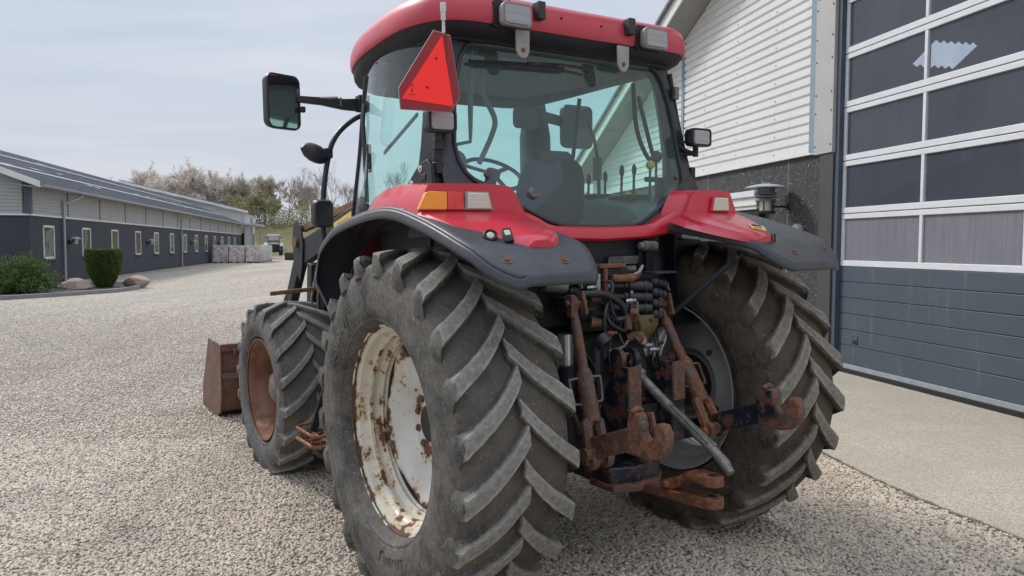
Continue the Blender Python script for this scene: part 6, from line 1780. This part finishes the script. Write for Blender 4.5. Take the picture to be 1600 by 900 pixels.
# undergrowth along the top of the bank
ug = MB()
for i in range(65000):
    x = rnd.uniform(-95, 40); y = rnd.uniform(120.5, 129); z0 = 4.3 + (y - 121) * .09
    hgt = 4.4 * (.5 + .5 * abs(sin(x * .35) * cos(x * .13 + 1)))
    p = V(x, y, z0 + rnd.random() ** 1.4 * hgt)
    add_leaf(ug, p, V(rnd.uniform(-1, 1), rnd.uniform(-1, 1), rnd.uniform(-.2, 1)).normalized(), rnd.uniform(.18, .45), rnd.uniform(.07, .16), rnd)
o = ug.build('undergrowth', leaf_mat('scrub_undergrowth', (.23, .225, .10), (.31, .29, .15), (.16, .15, .085), .4), None, smooth=0, recalc=False)
tag(o, 'low yellow green scrub under the trees along the top of the bank', 'scrub', kind='stuff')

# ---------------------------------------------------------------- wrapped pallets, far tractor, blade
def wrap_mat(name, cargo):
    t = NT(name)
    n = t.noise(2.2, 5, .7, dist=1.2); n2 = t.noise(7, 4, .6, dist=1.5)
    col = t.mix(t.step(n, .40, .62), (.66, .65, .64), cargo); col = t.mix(t.math('MULTIPLY', t.step(n2, .5, .7), .7), col, (.78, .78, .79))
    t.bsdf(col, .35, 0, t.bump(n2, .9, .05), coat=.3); return t.m
wm1 = wrap_mat('wrapped_orange_load', (.36, .19, .13)); wm2 = wrap_mat('wrapped_grey_load', (.28, .28, .29))
pal_wood = simple('pallet_wood', (.26, .20, .14), (.18, .14, .10), scale=6, rough=.9)
def pallet(s, q, w, d, h, m, label, seed):
    P = frame_pt(L0, s, q, 0)
    r = empty('wrapped_pallet', P, (0, 0, math.atan2(E1.y, E1.x) - pi / 2)); tag(r, label, 'pallet', 'film wrapped pallets beside the long wall')
    rnd = random.Random(seed)
    base = MB()
    for k in (-1, 0, 1): base.box((k * (w / 2 - .08), 0, .05), (.14, d, .09))
    base.box((0, 0, .115), (w, d, .03)); base.build('pallet_base', pal_wood, r)
    rows = []
    for z in [.13 + (h - .13) * i / 8 for i in range(9)]:
        row = []
        for k, (a, b) in enumerate(rrect(0, 0, w * 1.02, d * 1.02, .08, 3)):
            j = rnd.uniform(-.035, .035)
            row.append((a * (1 + j), b * (1 + j), z + rnd.uniform(-.02, .02)))
        rows.append(row)
    MB().loft(rows, True, True).build('wrapped_load', m, r, smooth=30)
Qp = 3.05
pallet(36.6, .95, 1.25, 1.2, 1.62, wm1, 'clear wrapped pallet load nearest the charcoal wall, front row', 1)
pallet(36.8, 2.3, 1.3, 1.2, 1.60, wm1, 'clear wrapped pallet with orange load in the middle of the front row', 2)
pallet(37.0, 3.75, 1.3, 1.2, 1.60, wm1, 'clear wrapped pallet at the yard end of the front row', 3)
for k in range(6):
    pallet(38.5 + k * 1.45, 3.80, 1.3, 1.25, 1.58 + .02 * (k % 2), wm2, ['grey wrapped pallet second in the row running back along the yard', 'grey wrapped pallet third in the row running back', 'grey wrapped pallet fourth in the row running back', 'grey wrapped pallet fifth in the row running back', 'grey wrapped pallet next to last in the row running back', 'grey wrapped pallet last in the row, nearest the small far tractor'][k], 10 + k)
# far tractor, facing the camera
FT = empty('parked_tractor', (-33.7, 110, .15), (0, 0, .30)); FT.scale = (1.12, 1.12, 1.06); tag(FT, 'small old tractor with pale roof parked far off below the grass bank', 'tractor')
def simplec(n, c): return simple(n, c, rough=.6, bump=0)
MB().box((0, 0, 1.9), (1.35, 1.3, .10)).build('cab_base', M['plastic'], FT)
MB().loft([[(a, b, z) for a, b in rrect(0, .2, w, 1.5, .1, 3)] for z, w in ((2.62, 1.5), (2.72, 1.52), (2.80, 1.35))], True, True).build('roof', BM['white'], FT)
for x in (-.68, .68): 
    MB().bar((x * 1.02, -.45, 1.5), (x * .95, -.45, 2.65), .07, .07).build('cab_post', M['plastic'], FT)
    MB().bar((x * 1.02, .75, 1.5), (x * .95, .75, 2.65), .07, .07).build('cab_post', M['plastic'], FT)
MB().box((0, -.46, 2.15), (1.28, .02, .95)).build('cab_glass', simple('pale_glass', (.42, .44, .44), rough=.1, bump=0), FT)
MB().loft([[(a, y, z + b) for a, b in rrect(0, 0, .72, h, .1, 3)] for y, z, h in ((-.5, 1.2, .8), (-1.9, 1.15, .74), (-2.0, 1.12, .6))], True, True).build('bonnet', M['plastic_d'], FT)
MB().box((0, -.2, .95), (1.5, 1.2, .95)).box((0, -1.5, .55), (1.3, .25, .25)).build('chassis', M['plastic_d'], FT)
MB().box((0, -2.02, 1.15), (.55, .03, .40)).build('grille', M['plastic_d'], FT)
MB().loft([[(-.38, y, 1.50), (.38, y, 1.50), (.34, y, 1.62), (-.34, y, 1.62)] for y in (-2.0, -.5)], True, True).build('bonnet_top', BM['white'], FT)
MB().box((0, -2.15, .75), (.9, .2, .35)).build('front_weights', M['plastic_d'], FT)
for x in (-.82, .82):
    w = MB().lathe([(-.2, .35), (-.22, .62), (-.17, .75), (.17, .75), (.22, .62), (.2, .35)], (x * 1.08, .25, .75), (1, 0, 0), 24).build('rear_wheel', M['plastic_d'], FT, smooth=40)
    MB().lathe([(-.15, 0), (-.15, .36), (.15, .36), (.15, 0)], (x * 1.08, .25, .75), (1, 0, 0), 20).build('rim', BM['white'], w)
    w = MB().lathe([(-.15, .25), (-.16, .45), (-.12, .52), (.12, .52), (.16, .45), (.15, .25)], (x * .92, -1.6, .52), (1, 0, 0), 24).build('front_wheel', M['plastic_d'], FT, smooth=40)
    MB().loft([[(x * 1.08 - .24, y, z), (x * 1.08 + .24, y, z), (x * 1.08 + .24, y, z + .06), (x * 1.08 - .24, y, z + .06)] for y, z in ((-.65, 1.2), (-.35, 1.5), (.2, 1.62), (.8, 1.45))], True, True).build('mudguard', BM['white'], FT)
    MB().box((x * 1.15, -.55, 1.62), (.2, .12, .16)).build('headlamp', BM['white'], FT)
    MB().box((x * 1.15, -.4, 2.35), (.14, .06, .22)).build('mirror', M['plastic_d'], FT)
# dark steel blade lying in the yard
BL = empty('steel_blade', (-23.55, 83.5, 0)); tag(BL, 'dark steel blade standing in the yard behind the loader arm', 'blade')
MB().loft([[(x, -.1, 0), (x, .05, 0), (x, -.05, .4), (x, .08, .8), (x, .0, .82), (x, -.14, .4)] for x in (-.8, 1.3)], True, True).build('blade_plate', M['plastic'], BL)
MB().box((-.8, .1, .4), (.06, .5, .75)).box((1.3, .1, .4), (.06, .5, .75)).build('blade_end', M['plastic_d'], BL, bevel=.01)

# ================================================================== SKY, SUN, CAMERA
SUN_DIR = V(-.62, .42, .66).normalized()     # towards the sun (hazy)
w = bpy.data.worlds.new('World'); sc.world = w; w.use_nodes = True
nt = w.node_tree; nt.nodes.clear()
out = nt.nodes.new('ShaderNodeOutputWorld'); bg = nt.nodes.new('ShaderNodeBackground')
sky = nt.nodes.new('ShaderNodeTexSky'); sky.sky_type = 'NISHITA'; sky.sun_disc = False
sky.sun_elevation = math.asin(SUN_DIR.z); sky.sun_rotation = math.atan2(SUN_DIR.x, SUN_DIR.y)
sky.air_density = 1.2; sky.dust_density = 2.5
def nd(t, **k):
    n = nt.nodes.new(t)
    for a, b in k.items(): setattr(n, a, b)
    return n
tcw = nd('ShaderNodeTexCoord'); sxyz = nd('ShaderNodeSeparateXYZ'); nt.links.new(tcw.outputs['Generated'], sxyz.inputs[0])
zc = nd('ShaderNodeMath', operation='MAXIMUM'); nt.links.new(sxyz.outputs['Z'], zc.inputs[0]); zc.inputs[1].default_value = 0.0
za = nd('ShaderNodeMath', operation='ADD'); nt.links.new(zc.outputs[0], za.inputs[0]); za.inputs[1].default_value = .12
dv = nd('ShaderNodeVectorMath', operation='DIVIDE'); cmb = nd('ShaderNodeCombineXYZ')
for i in range(3): nt.links.new(za.outputs[0], cmb.inputs[i])
nt.links.new(tcw.outputs['Generated'], dv.inputs[0]); nt.links.new(cmb.outputs[0], dv.inputs[1])
mp = nd('ShaderNodeMapping'); mp.inputs['Scale'].default_value = (.55, 1.0, 0.0); mp.inputs['Rotation'].default_value = (0, 0, .35); nt.links.new(dv.outputs[0], mp.inputs['Vector'])
ns = nd('ShaderNodeTexNoise'); ns.inputs['Scale'].default_value = 1.3; ns.inputs['Detail'].default_value = 7; ns.inputs['Roughness'].default_value = .52; ns.inputs['Distortion'].default_value = .4
nt.links.new(mp.outputs[0], ns.inputs['Vector'])
rp = nd('ShaderNodeValToRGB'); cr = rp.color_ramp; nt.links.new(ns.outputs['Fac'], rp.inputs['Fac'])
cr.elements[0].position = .32; cr.elements[0].color = (.50, .57, .715, 1); cr.elements[1].position = .70; cr.elements[1].color = (.735, .775, .85, 1)
e = cr.elements.new(.50); e.color = (.60, .665, .79, 1)
# whiter haze towards the horizon
hz = nd('ShaderNodeMapRange'); hz.inputs['From Min'].default_value = 0.0; hz.inputs['From Max'].default_value = .28; hz.inputs['To Min'].default_value = .55; hz.inputs['To Max'].default_value = 0.0
nt.links.new(sxyz.outputs['Z'], hz.inputs['Value'])
mh = nd('ShaderNodeMix', data_type='RGBA'); nt.links.new(hz.outputs[0], mh.inputs[0]); nt.links.new(rp.outputs[0], mh.inputs[6]); mh.inputs[7].default_value = (.68, .70, .76, 1)
# sky (scaled to the same range) under a mostly closed cloud deck
ss = nd('ShaderNodeMix', data_type='RGBA', blend_type='MULTIPLY'); ss.inputs[0].default_value = 1; nt.links.new(sky.outputs[0], ss.inputs[6]); ss.inputs[7].default_value = (.10, .10, .10, 1)
mw = nd('ShaderNodeMix', data_type='RGBA'); mw.inputs[0].default_value = .90
nt.links.new(ss.outputs[2], mw.inputs[6]); nt.links.new(mh.outputs[2], mw.inputs[7])
# an overcast deck is much brighter overhead than at the horizon
zen = nd('ShaderNodeMapRange'); zen.interpolation_type = 'SMOOTHSTEP'; zen.inputs['From Min'].default_value = .30; zen.inputs['From Max'].default_value = .95; zen.inputs['To Min'].default_value = 1.0; zen.inputs['To Max'].default_value = 2.3
nt.links.new(sxyz.outputs['Z'], zen.inputs['Value'])
zm = nd('ShaderNodeVectorMath', operation='SCALE'); nt.links.new(mw.outputs[2], zm.inputs[0]); nt.links.new(zen.outputs[0], zm.inputs['Scale'])
nt.links.new(zm.outputs[0], bg.inputs['Color']); bg.inputs['Strength'].default_value = 1.0
nt.links.new(bg.outputs[0], out.inputs['Surface'])
sl = bpy.data.lights.new('Sun', 'SUN'); sl.energy = 2.6; sl.angle = radians(11); sl.color = (1, .96, .90)
so = bpy.data.objects.new('Sun', sl); COL.objects.link(so)
so.rotation_euler = (-SUN_DIR).to_track_quat('-Z', 'Y').to_euler()

cd = bpy.data.cameras.new('Camera'); cam = bpy.data.objects.new('Camera', cd); COL.objects.link(cam)
cd.sensor_width = 36; cd.lens = 36 * 1214.09 / 1600; cd.clip_end = 3000; cd.clip_start = .05
pitch_c = math.atan((450 - 383.045) / 1214.09)
cam.location = (0, 0, 1.6822)
cam.rotation_euler = (Matrix.Rotation(0, 3, 'Z') @ Matrix.Rotation(pi / 2 - pitch_c, 3, 'X') @ Matrix.Rotation(-.00295 * -1, 3, 'Z')).to_euler()
sc.camera = cam
sc.view_settings.view_transform = 'Standard'; sc.view_settings.look = 'None'; sc.view_settings.exposure = 0; sc.view_settings.gamma = 1
sc.cycles.max_bounces = 10; sc.cycles.transparent_max_bounces = 16
